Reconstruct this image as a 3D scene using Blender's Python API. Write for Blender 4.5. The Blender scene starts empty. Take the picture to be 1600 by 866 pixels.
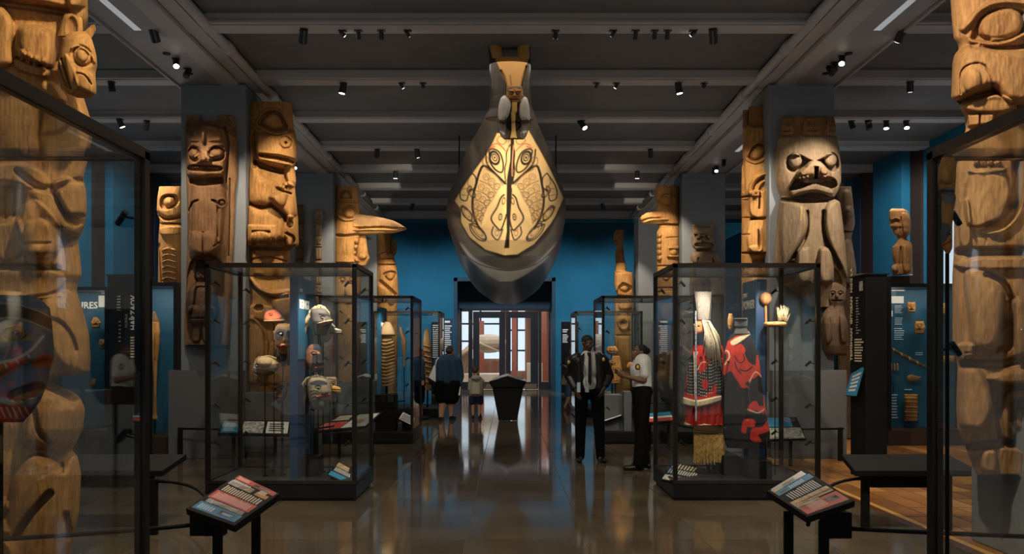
import bpy, math, random
import numpy as np
from mathutils import Vector, Matrix
random.seed(7); np.random.seed(7)
D=bpy.data; SC=bpy.context.scene; COL=SC.collection
PI=math.pi
# ---------------------------------------------------------------- camera, world, exposure
F=1300.; VX=793.; VY=547.; HC=1.6          # focal length in pixels (1600 wide), vanishing point, eye height
cam=D.cameras.new('camera'); camo=D.objects.new('camera',cam); COL.objects.link(camo)
cam.sensor_width=36; cam.lens=36*F/1600; cam.shift_x=(800-VX)/1600; cam.shift_y=(VY-433)/1600
camo.location=(0,0,HC); camo.rotation_euler=(PI/2,0,0); cam.clip_end=200; cam.clip_start=.05
SC.camera=camo
w=D.worlds.new('world'); SC.world=w; w.use_nodes=True
w.node_tree.nodes['Background'].inputs[0].default_value=(1,.93,.85,1)
w.node_tree.nodes['Background'].inputs[1].default_value=.4
vs=SC.view_settings; vs.view_transform='Standard'; vs.look='None'; vs.gamma=1; vs.use_curve_mapping=False
vs.exposure=0.0
try: SC.cycles.transparent_max_bounces=40
except Exception: pass
# added weak ambient fill for hall and aisles: large soft area lights under the ceiling
def area_light(name,loc,size,power,color,rot=(0,0,0)):
    l=D.lights.new(name,'AREA'); l.shape='RECTANGLE'; l.size=size[0]; l.size_y=size[1]; l.energy=power; l.color=color
    o=D.objects.new(name,l); COL.objects.link(o); o.location=loc; o.rotation_euler=rot; return o
for i,yy in enumerate((5,11,17,23)):
    area_light('hall_fill_light',(0,yy,5.5),(2.2,1.2),22,(1,.86,.70))
for sx in (-1,1):
    for yy in (8,14.5):
        area_light('aisle_fill_light',(sx*6.3,yy,5.4),(1.2,1.2),26,(1,.87,.72))
# added soft fill without fixtures above the case tops, washing the ceiling
for x,y,p_ in ((-5.6,13.3,26),(7.0,14.3,26),(-2.4,14.8,22),(2.4,14.8,22),(-2.4,20.4,14),(2.4,20.4,14),(-2.4,9.3,16),(2.5,9.4,16),(-2.6,2.6,16),(2.8,2.6,16)):
    area_light('ceiling_fill',(x,y,2.72),(.5,.5),p_*.5,(1,.96,.92),(PI,0,0))
# ---------------------------------------------------------------- helpers
def P(px,py,Y): return Vector(((px-VX)*Y/F,Y,HC+(VY-py)*Y/F))
def X_(px,Y): return (px-VX)*Y/F
def Z_(py,Y): return HC+(VY-py)*Y/F
TOPS=[]
def thing(name,label,cat,group=None):
    o=D.objects.new(name,None); COL.objects.link(o); o.empty_display_size=.1
    o['label']=label; o['category']=cat
    if group: o['group']=group
    TOPS.append(o); return o
def tag(o,label,cat,group=None,kind=None):
    if label: o['label']=label
    if cat: o['category']=cat
    if group: o['group']=group
    if kind: o['kind']=kind
    return o
def link(name,me,mat,parent=None,label=None,smooth=False):
    if mat is not None and not me.materials: me.materials.append(mat)
    o=D.objects.new(name,me); COL.objects.link(o)
    if parent is not None: o.parent=parent
    if label: o['label']=label
    if smooth:
        me.polygons.foreach_set('use_smooth',[True]*len(me.polygons))
    return o
class MB:
    def __init__(s): s.v=[]; s.f=[]
    def add(s,vs,fs):
        b=len(s.v); s.v+= [tuple(v) for v in vs]; s.f+=[tuple(b+i for i in f) for f in fs]; return s
    def box(s,x0,x1,y0,y1,z0,z1):
        return s.add([(x0,y0,z0),(x1,y0,z0),(x1,y1,z0),(x0,y1,z0),(x0,y0,z1),(x1,y0,z1),(x1,y1,z1),(x0,y1,z1)],
            [(0,3,2,1),(4,5,6,7),(0,1,5,4),(1,2,6,5),(2,3,7,6),(3,0,4,7)])
    def slab(s,q,t):          # quad q (4 points), thickened by vector t
        t=Vector(t); q=[Vector(a) for a in q]
        return s.add(q+[a+t for a in q],[(0,1,2,3),(7,6,5,4),(0,4,5,1),(1,5,6,2),(2,6,7,3),(3,7,4,0)])
    def prism(s,pts,t):
        n=len(pts); t=Vector(t); pts=[Vector(a) for a in pts]
        return s.add(pts+[a+t for a in pts],[tuple(range(n)),tuple(range(2*n-1,n-1,-1))]+[(i,i+n,(i+1)%n+n,(i+1)%n) for i in range(n)])
    def tube(s,pts,r,n=8,caps=True,close=False):
        pts=[Vector(p) for p in pts]; m=len(pts); rs=r if hasattr(r,'__len__') else [r]*m
        b=len(s.v); prev=None
        for i,p in enumerate(pts):
            a=pts[max(i-1,0)]; c=pts[min(i+1,m-1)]
            d=(c-a).normalized()
            if prev is None:
                up=Vector((0,0,1)) if abs(d.z)<.9 else Vector((0,1,0))
                e=d.cross(up).normalized()
            else:
                e=(prev-d*prev.dot(d)).normalized()
            prev=e; g=d.cross(e)
            for k in range(n):
                t=2*PI*k/n; q=p+(e*math.cos(t)+g*math.sin(t))*rs[i]; s.v.append(tuple(q))
        for i in range(m-1):
            for k in range(n):
                s.f.append((b+i*n+k,b+i*n+(k+1)%n,b+(i+1)*n+(k+1)%n,b+(i+1)*n+k))
        if caps:
            s.f.append(tuple(b+k for k in range(n-1,-1,-1))); s.f.append(tuple(b+(m-1)*n+k for k in range(n)))
        return s
    def ball(s,c,rx,ry=None,rz=None,n=12,m=8,rot=None):
        ry=ry or rx; rz=rz or rx; b=len(s.v); c=Vector(c)
        R=rot or Matrix.Identity(3)
        s.v.append(tuple(c+R@Vector((0,0,rz))))
        for j in range(1,m):
            p=PI*j/m
            for i in range(n):
                t=2*PI*i/n; s.v.append(tuple(c+R@Vector((rx*math.sin(p)*math.cos(t),ry*math.sin(p)*math.sin(t),rz*math.cos(p)))))
        s.v.append(tuple(c+R@Vector((0,0,-rz)))); e=len(s.v)-1
        for i in range(n): s.f.append((b,b+1+i,b+1+(i+1)%n))
        for j in range(m-2):
            for i in range(n):
                a=b+1+j*n; s.f.append((a+i,a+n+i,a+n+(i+1)%n,a+(i+1)%n))
        a=b+1+(m-2)*n
        for i in range(n): s.f.append((a+i,e,a+(i+1)%n))
        return s
    def lathe(s,prof,c=(0,0,0),n=16):
        b=len(s.v)
        for r,z in prof:
            for i in range(n):
                t=2*PI*i/n; s.v.append((c[0]+r*math.cos(t),c[1]+r*math.sin(t),c[2]+z))
        for j in range(len(prof)-1):
            for i in range(n): s.f.append((b+j*n+i,b+j*n+(i+1)%n,b+(j+1)*n+(i+1)%n,b+(j+1)*n+i))
        s.f.append(tuple(b+i for i in range(n-1,-1,-1))); k=b+(len(prof)-1)*n; s.f.append(tuple(k+i for i in range(n)))
        return s
    def mesh(s,name='m'):
        me=D.meshes.new(name); me.from_pydata(s.v,[],s.f); me.update(); return me
    def build(s,name,mat,parent=None,label=None,smooth=False,bevel=0):
        o=link(name,s.mesh(name),mat,parent,label,smooth)
        if bevel:
            m=o.modifiers.new('b','BEVEL'); m.width=bevel; m.segments=2; m.limit_method='ANGLE'
        if parent is None: TOPS.append(o)
        return o
def struct(name,mb,mat,parent=None,**k):
    o=mb.build(name,mat,parent,**k)
    if parent is None: o['kind']='structure'
    return o
def bake(o):              # replace the mesh by its evaluated, modifier-applied copy
    dg=bpy.context.evaluated_depsgraph_get(); dg.update()
    me=D.meshes.new_from_object(o.evaluated_get(dg)); o.modifiers.clear(); o.data=me; return o
_cur=[0]
def text(s,size,mat,parent,origin,xdir,ydir,name='lettering',align='LEFT',ext=.002,bold=0):
    cu=D.curves.new('t','FONT'); cu.body=s; cu.size=size; cu.extrude=ext; cu.align_x=align; cu.offset=bold; cu.resolution_u=2
    o=D.objects.new('t',cu); COL.objects.link(o)
    dg=bpy.context.evaluated_depsgraph_get(); dg.update()
    me=D.meshes.new_from_object(o.evaluated_get(dg)); D.objects.remove(o)
    x=Vector(xdir).normalized(); y=Vector(ydir).normalized(); z=x.cross(y)
    M=Matrix.Translation(Vector(origin)+z*ext*1.6)@Matrix((x,y,z)).transposed().to_4x4()
    me.transform(M); me.materials.clear(); me.materials.append(mat)
    return link(name,me,None,parent)
# ---------------------------------------------------------------- materials
def nt(name):
    m=D.materials.new(name); m.use_nodes=True; n=m.node_tree; return m,n,n.nodes['Principled BSDF']
def setb(b,rough=.5,metal=0,spec=.5,coat=0):
    b.inputs['Roughness'].default_value=rough; b.inputs['Metallic'].default_value=metal
    b.inputs['Specular IOR Level'].default_value=spec; b.inputs['Coat Weight'].default_value=coat
def mat(name,c,rough=.5,metal=0,spec=.5,emit=0,var=.08,scale=6,bump=.0,bscale=60,coat=0,stretch=(1,1,1)):
    m,n,b=nt(name); setb(b,rough,metal,spec,coat)
    L=n.links; tc=n.nodes.new('ShaderNodeTexCoord'); mp=n.nodes.new('ShaderNodeMapping'); mp.inputs['Scale'].default_value=stretch
    L.new(tc.outputs['Object'],mp.inputs[0])
    no=n.nodes.new('ShaderNodeTexNoise'); no.inputs['Scale'].default_value=scale; no.inputs['Detail'].default_value=5
    L.new(mp.outputs[0],no.inputs['Vector'])
    cr=n.nodes.new('ShaderNodeValToRGB'); cr.color_ramp.elements[0].position=.3; cr.color_ramp.elements[1].position=.7
    cr.color_ramp.elements[0].color=(*[max(0,v*(1-var)) for v in c],1); cr.color_ramp.elements[1].color=(*[min(1,v*(1+var)) for v in c],1)
    L.new(no.outputs[0],cr.inputs[0]); L.new(cr.outputs[0],b.inputs['Base Color'])
    if bump:
        n2=n.nodes.new('ShaderNodeTexNoise'); n2.inputs['Scale'].default_value=bscale; L.new(mp.outputs[0],n2.inputs['Vector'])
        bp=n.nodes.new('ShaderNodeBump'); bp.inputs['Strength'].default_value=bump; bp.inputs['Distance'].default_value=.01
        L.new(n2.outputs[0],bp.inputs['Height']); L.new(bp.outputs[0],b.inputs['Normal'])
    if emit:
        b.inputs['Emission Color'].default_value=(*c,1); b.inputs['Emission Strength'].default_value=emit
    return m
def wood(name,dark,light,rough=.78,painted=False,bump=.35,crack=True,metal=0):
    m,n,b=nt(name); setb(b,rough,metal,.22); L=n.links
    tc=n.nodes.new('ShaderNodeTexCoord')
    mp=n.nodes.new('ShaderNodeMapping'); mp.inputs['Scale'].default_value=(14,14,1.2); L.new(tc.outputs['Object'],mp.inputs[0])
    g=n.nodes.new('ShaderNodeTexNoise'); g.inputs['Scale'].default_value=3; g.inputs['Detail'].default_value=8; g.inputs['Roughness'].default_value=.65; L.new(mp.outputs[0],g.inputs['Vector'])
    p=n.nodes.new('ShaderNodeTexNoise'); p.inputs['Scale'].default_value=2.2; p.inputs['Detail'].default_value=6; p.inputs['Roughness'].default_value=.7; L.new(tc.outputs['Object'],p.inputs['Vector'])
    ad=n.nodes.new('ShaderNodeMath'); ad.operation='MULTIPLY_ADD'; ad.inputs[1].default_value=.45; L.new(g.outputs[0],ad.inputs[0])
    a2=n.nodes.new('ShaderNodeMath'); a2.operation='MULTIPLY'; a2.inputs[1].default_value=.55; L.new(p.outputs[0],a2.inputs[0]); L.new(a2.outputs[0],ad.inputs[2])
    cr=n.nodes.new('ShaderNodeValToRGB'); e=cr.color_ramp.elements; e[0].position=.36; e[1].position=.62
    e[0].color=(*dark,1); e[1].color=(*light,1); L.new(ad.outputs[0],cr.inputs[0]); out=cr.outputs[0]
    if crack:
        mp2=n.nodes.new('ShaderNodeMapping'); mp2.inputs['Scale'].default_value=(9,9,.5); L.new(tc.outputs['Object'],mp2.inputs[0])
        v=n.nodes.new('ShaderNodeTexNoise'); v.inputs['Scale'].default_value=2.; v.inputs['Detail'].default_value=2; L.new(mp2.outputs[0],v.inputs['Vector'])
        s1=n.nodes.new('ShaderNodeMath'); s1.operation='SUBTRACT'; s1.inputs[1].default_value=.5; L.new(v.outputs[0],s1.inputs[0])
        s2=n.nodes.new('ShaderNodeMath'); s2.operation='ABSOLUTE'; L.new(s1.outputs[0],s2.inputs[0])
        s3=n.nodes.new('ShaderNodeMapRange'); s3.inputs[1].default_value=.0; s3.inputs[2].default_value=.006; s3.inputs[3].default_value=.35; s3.inputs[4].default_value=1; L.new(s2.outputs[0],s3.inputs[0])
        mx=n.nodes.new('ShaderNodeMix'); mx.data_type='RGBA'; mx.blend_type='MULTIPLY'; mx.inputs[0].default_value=.7; L.new(out,mx.inputs[6]); L.new(s3.outputs[0],mx.inputs[7]); out=mx.outputs[2]
    if painted:
        at=n.nodes.new('ShaderNodeAttribute'); at.attribute_name='paint'
        mx=n.nodes.new('ShaderNodeMix'); mx.data_type='RGBA'; L.new(at.outputs['Alpha'],mx.inputs[0]); L.new(out,mx.inputs[6]); L.new(at.outputs['Color'],mx.inputs[7]); out=mx.outputs[2]
    L.new(out,b.inputs['Base Color'])
    f=n.nodes.new('ShaderNodeTexNoise'); f.inputs['Scale'].default_value=34; f.inputs['Detail'].default_value=4; L.new(tc.outputs['Object'],f.inputs['Vector'])
    hh=n.nodes.new('ShaderNodeMath'); hh.operation='ADD'; L.new(g.outputs[0],hh.inputs[0]); L.new(f.outputs[0],hh.inputs[1])
    bp=n.nodes.new('ShaderNodeBump'); bp.inputs['Strength'].default_value=bump; bp.inputs['Distance'].default_value=.012
    L.new(hh.outputs[0],bp.inputs['Height']); L.new(bp.outputs[0],b.inputs['Normal'])
    return m
def emit(name,c,s):
    m=D.materials.new(name); m.use_nodes=True; n=m.node_tree; n.nodes.clear()
    o=n.nodes.new('ShaderNodeOutputMaterial'); e=n.nodes.new('ShaderNodeEmission'); e.inputs[0].default_value=(*c,1); e.inputs[1].default_value=s
    n.links.new(e.outputs[0],o.inputs[0]); return m
def glassmat(name,tint=(.97,.985,.98),ior=1.45,rough=0.0):
    m=D.materials.new(name); m.use_nodes=True; n=m.node_tree; n.nodes.clear(); L=n.links
    o=n.nodes.new('ShaderNodeOutputMaterial'); t=n.nodes.new('ShaderNodeBsdfTransparent'); t.inputs[0].default_value=(*tint,1)
    g=n.nodes.new('ShaderNodeBsdfGlossy'); g.inputs['Roughness'].default_value=rough
    f=n.nodes.new('ShaderNodeFresnel'); ge=n.nodes.new('ShaderNodeNewGeometry'); mr=n.nodes.new('ShaderNodeMapRange'); mr.inputs[3].default_value=ior; mr.inputs[4].default_value=1/ior; L.new(ge.outputs['Backfacing'],mr.inputs[0]); L.new(mr.outputs[0],f.inputs[0]); mx=n.nodes.new('ShaderNodeMixShader')
    L.new(f.outputs[0],mx.inputs[0]); L.new(t.outputs[0],mx.inputs[1]); L.new(g.outputs[0],mx.inputs[2]); L.new(mx.outputs[0],o.inputs[0]); return m
M={}
M['ceil']=mat('ceiling_paint',(.10,.10,.10),.8,var=.1,scale=1.5)
M['beam']=mat('beam_paint',(.33,.32,.31),.65,var=.06,scale=2)
M['soffit']=mat('soffit_panel',(.24,.235,.23),.55,var=.05,scale=2)
M['column']=mat('column_grey',(.155,.17,.185),.75,var=.06,scale=2,bump=.05)
M['plinthgrey']=mat('pedestal_grey',(.11,.115,.12),.7,var=.06,scale=2)
M['blue']=mat('blue_wall_paint',(.016,.125,.21),.8,spec=.15,var=.08,scale=1.2,bump=.05)
M['navy']=mat('navy_paint',(.006,.035,.07),.6,var=.08,scale=1.2)
M['brown']=mat('brown_panel',(.03,.013,.007),.6,scale=3)
M['frame']=mat('bronze_frame_metal',(.02,.018,.017),.35,.6,var=.1)
M['frameedge']=mat('worn_bronze_edge',(.05,.042,.035),.32,.75,var=.15)
M['black']=mat('black_paint',(.006,.006,.007),.62,spec=.12,var=.1)
M['blacksatin']=mat('black_satin',(.008,.008,.009),.3,spec=.3,var=.1)
M['blackcloth']=mat('black_cloth',(.009,.010,.014),.9,var=.2,scale=20,bump=.2)
M['deck']=mat('deck_board',(.016,.016,.018),.5,spec=.2)
M['glass']=glassmat('display_glass')
M['doorglass']=glassmat('door_glass',(.9,.95,.97))
M['white']=mat('white_lettering',(.85,.85,.83),.6,var=.02)
M['grey']=mat('grey_lettering',(.35,.34,.32),.6,var=.02)
M['cream']=mat('cream_lettering',(.7,.62,.45),.6,var=.05)
M['caseblue']=mat('case_blue_backing',(.006,.07,.14),.6,var=.1,scale=3)
M['finblue']=mat('fin_blue',(.008,.10,.20),.55,var=.05)
M['findark']=mat('fin_dark_blue',(.004,.03,.09),.5,var=.05)
M['lamp']=emit('lamp_face',(1,.93,.8),14)
M['slot']=emit('slot_diffuser',(.95,.97,1),.32)
M['chrome']=mat('brushed_steel',(.6,.6,.6),.3,1)
M['wood_gold']=wood('golden_cedar',(.19,.080,.024),(.50,.26,.082),painted=True)
M['wood_tan']=wood('tan_cedar',(.20,.092,.034),(.44,.24,.10),painted=True)
M['wood_brown']=wood('brown_cedar',(.13,.062,.028),(.31,.17,.078),painted=True)
M['wood_grey']=wood('weathered_cedar',(.14,.09,.052),(.30,.21,.125),painted=True)
M['wood_dark']=wood('dark_cedar',(.04,.025,.015),(.14,.085,.05),painted=True)
M['wood_plain']=wood('plain_cedar',(.22,.11,.045),(.50,.29,.14))
# ---------------------------------------------------------------- the hall
ZC=5.56; ZB=5.60; ZCE=5.72        # soffit of the long beams, soffit of the cross beams, ceiling
YC=[(6.08,7.0),(12.4,13.35),(18.6,19.5),(24.8,25.7)]
floor_base=mat('floor_joint',(.02,.016,.012),.3)
fl=struct('floor',MB().box(-9.5,9.5,-3,33,-.2,-.006),floor_base)
# polished terrazzo squares
m,n,b=nt('terrazzo'); setb(b,.075,0,.6); L=n.links
tc=n.nodes.new('ShaderNodeTexCoord'); 
v=n.nodes.new('ShaderNodeTexVoronoi'); v.inputs['Scale'].default_value=130; L.new(tc.outputs['Object'],v.inputs['Vector'])
no=n.nodes.new('ShaderNodeTexNoise'); no.inputs['Scale'].default_value=1.3; no.inputs['Detail'].default_value=6; L.new(tc.outputs['Object'],no.inputs['Vector'])
c1=n.nodes.new('ShaderNodeValToRGB'); c1.color_ramp.elements[0].color=(.04,.031,.022,1); c1.color_ramp.elements[1].color=(.17,.135,.095,1); L.new(v.outputs['Color'],c1.inputs[0])
c2=n.nodes.new('ShaderNodeValToRGB'); c2.color_ramp.elements[0].position=.3; c2.color_ramp.elements[1].position=.75; c2.color_ramp.elements[0].color=(.7,.7,.7,1); c2.color_ramp.elements[1].color=(1.25,1.2,1.1,1); L.new(no.outputs[0],c2.inputs[0])
mx=n.nodes.new('ShaderNodeMix'); mx.data_type='RGBA'; mx.blend_type='MULTIPLY'; mx.inputs[0].default_value=1; L.new(c1.outputs[0],mx.inputs[6]); L.new(c2.outputs[0],mx.inputs[7]); L.new(mx.outputs[2],b.inputs['Base Color'])
n2=n.nodes.new('ShaderNodeTexNoise'); n2.inputs['Scale'].default_value=3; L.new(tc.outputs['Object'],n2.inputs['Vector'])
bp=n.nodes.new('ShaderNodeBump'); bp.inputs['Strength'].default_value=.035; bp.inputs['Distance'].default_value=.02; L.new(n2.outputs[0],bp.inputs['Height']); L.new(bp.outputs[0],b.inputs['Normal'])
M['terrazzo']=m
def tile(w,d,h,g=.004):
    return MB().box(-w/2+g,w/2-g,-d/2+g,d/2-g,-.03,0).mesh('tile')
tm=tile(1,1,0); tm.materials.append(M['terrazzo'])
def put(name,me,loc,parent,rz=0):
    o=D.objects.new(name,me); COL.objects.link(o); o.parent=parent; o.location=loc; o.rotation_euler=(0,0,rz); return o
for i in range(7):
    for j in range(3,33):
        x=-2.85+i if True else 0
        put('terrazzo_tile',tm,(x,j+.5,0),fl)
tm2=tile(1.02,1,0); tm2.materials.append(M['terrazzo'])
for i in range(5):
    for j in range(4,21):
        put('terrazzo_tile',tm2,(-3.86-1.03*i,j+.5,0),fl)
rest=MB()
for i in range(5):
    for j in range(21,33): rest.box(-3.86-1.03*i-.5,-3.86-1.03*i+.5,j,j+.99,-.03,0)
for i in range(7):
    for j in range(0,3): rest.box(-3.34+i,-2.36+i,j,j+.99,-.03,0)
o=rest.build('terrazzo_tile',M['terrazzo'],fl); o['kind']='stuff'
# brass strips
brass=mat('brass_strip',(.16,.12,.06),.4,.4)
sb=MB()
for k in range(8): sb.box(-3.353+k,-3.347+k,2,33,-.003,.0012)
sb.build('floor_strip',brass,fl)
# wooden floor of the right aisle
wf=[wood('oak_floor_a',(.20,.075,.018),(.42,.19,.055),.28,bump=.15),wood('oak_floor_b',(.13,.05,.014),(.30,.13,.04),.28,bump=.15),wood('oak_floor_c',(.30,.14,.04),(.55,.29,.10),.28,bump=.15)]
pm=[]
for k in range(3):
    me=tile(.235,.94,0,.003); me.materials.append(wf[k]); pm.append(me)
cnt=0
for j in range(0,16):
    for i in range(0,18):
        x=3.82+.24*i+.12; y=5.6+.95*j+(.47 if i%2 else 0)
        if cnt<285 and x<8.2: put('floor_plank',pm[random.choice((0,0,1,2))],(x,y,.0),fl); cnt+=1
rest=MB()
for i in range(18):
    for j in range(14):
        x=3.94+.24*i; y=20.8+.95*j+(.47 if i%2 else 0)
        if y+.5<33: rest.box(x-.117,x+.117,y-.47,y+.47,-.03,0)
    rest.box(3.94+.24*i-.117,3.94+.24*i+.117,2,5.1,-.03,0)
o=rest.build('floor_plank',wf[0],fl); o['kind']='stuff'
MB().box(3.655,3.75,2,33,-.03,.0).build('floor_border_strip',mat('border_dark',(.09,.03,.01),.3),fl)
MB().box(3.752,3.82,2,33,-.03,.0).build('floor_border_strip',mat('border_gold',(.55,.30,.08),.3),fl)
# ceiling
ce=struct('ceiling',MB().box(-9.5,9.5,-3,25.4,ZCE,ZCE+.2),M['ceil'])
yy=12.4-2.067*6; k=0
while yy<25.3:
    bm=MB(); bm.box(-9.4,9.4,yy-.16,yy+.16,ZB+.03,ZCE+.01); bm.box(-9.4,9.4,yy-.17,yy-.125,ZB,ZB+.03); bm.box(-9.4,9.4,yy-.095,yy+.17,ZB-.005,ZB+.03)
    bm.build('cross_beam',M['beam'],ce); yy+=2.067
MB().box(-9.4,9.4,25.1,25.3,ZB-.02,ZCE+.1).build('end_beam',M['beam'],ce)
for s in (-1,1):
    def bx(a,b,z0,z1,m,name):
        x0,x1=sorted((s*a,s*b)); return MB().box(x0,x1,-2.9,25.3,z0,z1).build(name,m,ce)
    bx(4.88,4.28,ZC,ZCE,M['soffit'],'long_beam_soffit')
    bx(4.26,4.02,ZC-.02,ZCE,M['beam'],'long_beam_moulding'); bx(4.90,4.93,ZC-.03,ZCE,M['beam'],'long_beam_lip')
    bx(3.99,3.80,ZC+.03,ZCE,M['beam'],'long_beam_step')
    p=MB(); p.tube([(s*3.72,-2.9,ZC+.06),(s*3.72,25.2,ZC+.06)],.065,10); 
    for q in range(-1,13): p.tube([(s*3.72,q*2.067+.6,ZC+.06),(s*3.72,q*2.067+.85,ZC+.06)],.08,10)
    p.build('conduit_pipe',M['beam'],ce,smooth=True)
    for y0,y1 in ((8.2,10.3),(15,16.6),(21.2,22.6)):
        x0,x1=sorted((s*4.62,s*4.53)); MB().box(x0,x1,y0,y1,ZC-.004,ZC+.01).build('slot_light',M['slot'],ce)
    for y in (11.1,11.9):
        MB().lathe([(.05,0),(.05,.02)],(s*4.55,y,ZC-.012),12).build('downlight_rim',M['black'],ce)
# columns and pedestals
for s in (-1,1):
    for k,(y0,y1) in enumerate(YC):
        c=thing('column',['grey square column nearest the camera','grey square column beside the near display case','grey square column behind the raven beak pole','grey square column by the blue back wall'][k]+(' on the left' if s<0 else ' on the right'),'column')
        xx=sorted((s*3.9,s*4.87)); MB().box(xx[0],xx[1],y0,y1,0,ZC).build('shaft',M['column'],c,bevel=.012)
        if k<3:
            if k>0:
                pd=thing('pedestal','low grey pedestal under the '+['','golden pole beside the first %s column','raven beak pole, %s row'][k]%('left' if s<0 else 'right'),'pedestal')
                xx=sorted((s*2.98,s*3.895)); h=[0,.97,.9][k]
                MB().box(xx[0],xx[1],y0-.06,y1+.02,.08,h).build('block',M['plinthgrey'],pd,bevel=.01)
                MB().box(xx[0]+.02,xx[1]-.02,y0-.04,y1,0,.08).build('base',M['plinthgrey'],pd)
            xx=sorted((s*3.905,s*5.0)); MB().box(xx[0],xx[1],y0-.14,y0-.01,0,[1.0,1.3,1.1,1.1][k]).build('pedestal_cladding',M['plinthgrey'],c,bevel=.006)
# side walls with arched windows
def arch_wall(name,s):
    x=s*8.3; w0=thing(name,'x','x'); del w0['label']; del w0['category']; w0['kind']='structure'
    ys=[3.0,9.05,15.1,21.2]; hw=1.0; zs=3.85      # window centres, half width, spring line
    def pan(y0,y1,z0,z1):
        xx=sorted((x,x+s*.3)); return MB().box(xx[0],xx[1],y0,y1,z0,z1)
    cur=-3
    for yc in ys:
        pan(cur,yc-hw,0,5.8).build('wall_panel',M['blue'],w0); cur=yc+hw
        pan(yc-hw,yc+hw,0,2.7).build('wall_panel',M['blue'],w0)
        pts=[(x,yc-hw,5.8),(x,yc-hw,zs)]+[(x,yc-hw*math.cos(t),zs+hw*math.sin(t)) for t in np.linspace(.15,PI-.15,12)]+[(x,yc+hw,zs),(x,yc+hw,5.8)]
        MB().prism(pts,(s*.3,0,0)).build('arch_head',M['blue'],w0)
    pan(cur,33,0,5.8).build('wall_panel',M['blue'],w0)
    for i in range(len(ys)-1):
        yc=(ys[i]+ys[i+1])/2
        yc=ys[i]; xx=sorted((x,x-s*.22))
        MB().box(xx[0],xx[1],yc+1.95,yc+3.3,0,5.72).build('pilaster',M['blue'],w0,bevel=.01)
        xx=sorted((x,x-s*.06))
        MB().box(xx[0],xx[1],yc+1.5,yc+1.93,0,5.72).build('dark_strip',M['brown'],w0)
        MB().box(xx[0],xx[1],yc+3.4,yc+4.3,0,5.72).build('dark_strip',M['brown'],w0); MB().box(xx[0],xx[1],yc+4.35,yc+4.8,0,5.72).build('navy_strip',M['navy'],w0)
    for i,yc in enumerate(ys):
        wn=thing('window_%d'%(i+1+(4 if s>0 else 0)),'x','x'); del wn['label']; del wn['category']; wn['kind']='structure'
        xx=sorted((x+s*.12,x+s*.15)); pts=[(x+s*.14,yc-hw,2.7)]+[(x+s*.14,yc-hw*math.cos(t),zs+hw*math.sin(t)) for t in np.linspace(0,PI,14)]+[(x+s*.14,yc+hw,2.7)]
        MB().prism(pts,(s*.02,0,0)).build('lit_blind',M['blind'],wn)
        for d in (-.32,.32):
            xx=sorted((x+s*.1,x+s*.135)); MB().box(xx[0],xx[1],yc+d-.02,yc+d+.02,2.7,4.9).build('mullion',M['frame'],wn)
M['blind']=emit('daylit_blind',(.75,.85,1.0),1.1)
arch_wall('wall_left',-1); arch_wall('wall_right',1)
# back wall with recessed portal
YW=32.5
wb=MB()
px0,px1=X_(709,YW),X_(868,YW); zt=Z_(434,YW)
wb.box(-9.5,px0,YW,YW+.3,0,7.3); wb.box(px1,9.5,YW,YW+.3,0,7.3); wb.box(px0,px1,YW,YW+.3,zt,7.3)
WB=struct('wall_back',wb,M['blue'])
MB().box(-9.5,9.5,25.3,33,7.1,7.3).build('high_ceiling',M['ceil'],ce)
MB().box(-9.5,9.5,25.32,25.5,5.5,7.1).build('bulkhead',M['blue'],ce)
for a,b2 in ((px0-.001,px0+.14),(px1-.14,px1+.001)):
    MB().box(a,b2,YW-.02,YW+1.3,0,zt).build('portal_jamb',M['navy'],WB)
MB().box(px0,px1,YW-.02,YW+1.3,zt-.14,zt+.001).build('portal_head',M['navy'],WB)
YD=YW+1.2
xd0,xd1=X_(718,YD),X_(862,YD); zd=Z_(482,YD)
MB().box(xd0-.3,xd1+.3,YD,YD+.15,zd,zt+.1).build('transom_panel',M['navy'],WB)
MB().box(px0,px1,YW,YD+.2,-.01,.004).build('threshold',M['terrazzo'],WB)
# doors
dk=mat('door_frame_paint',(.022,.024,.03),.35)
DF=struct('trim_1',MB().box(xd0,xd1,YD-.04,YD+.1,zd-.10,zd).box(xd0,xd0+.09,YD-.04,YD+.1,0,zd).box(xd1-.09,xd1,YD-.04,YD+.1,0,zd),dk)
zb_=.02
def pane_panel(nm,pxa,pxb,pya,pyb):      # glazed opening between pixel borders
    return X_(pxa,YD),X_(pxb,YD),Z_(pyb,YD),Z_(pya,YD)
def leaf(name,pa,pb,ga,gb,hside):
    a,b_=X_(pa,YD),X_(pb,YD); g0,g1,zg0,zg1=pane_panel('',ga,gb,497,597)
    d=thing(name,'x','x'); del d['label']; del d['category']; d['kind']='structure'
    top=Z_(487,YD)
    MB().box(a,g0,YD-.03,YD+.03,.02,top).build('stile',dk,d); MB().box(g1,b_,YD-.03,YD+.03,.02,top).build('stile',dk,d)
    MB().box(g0,g1,YD-.03,YD+.03,zg1,top).build('rail',dk,d); MB().box(g0,g1,YD-.03,YD+.03,.02,zg0).build('rail',dk,d)
    MB().box(a+.06,b_-.06,YD-.04,YD-.031,.05,Z_(600,YD)).build('kick_plate',mat('kick_plate_brass',(.35,.27,.17),.3,.8),d)
    MB().box(g0,g1,YD-.006,YD+.006,zg0,zg1).build('pane',M['doorglass'],d)
    hx=X_(hside,YD); MB().tube([(hx,YD-.1,1.0),(hx,YD-.1,1.45)],.016,8).box(hx-.012,hx+.012,YD-.1,YD-.03,1.03,1.05).box(hx-.012,hx+.012,YD-.1,YD-.03,1.4,1.42).build('door_handle',M['chrome'],d)
leaf('door_1',739,789.5,749,780,784); leaf('door_2',790.5,841,798,829,793.5)
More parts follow.
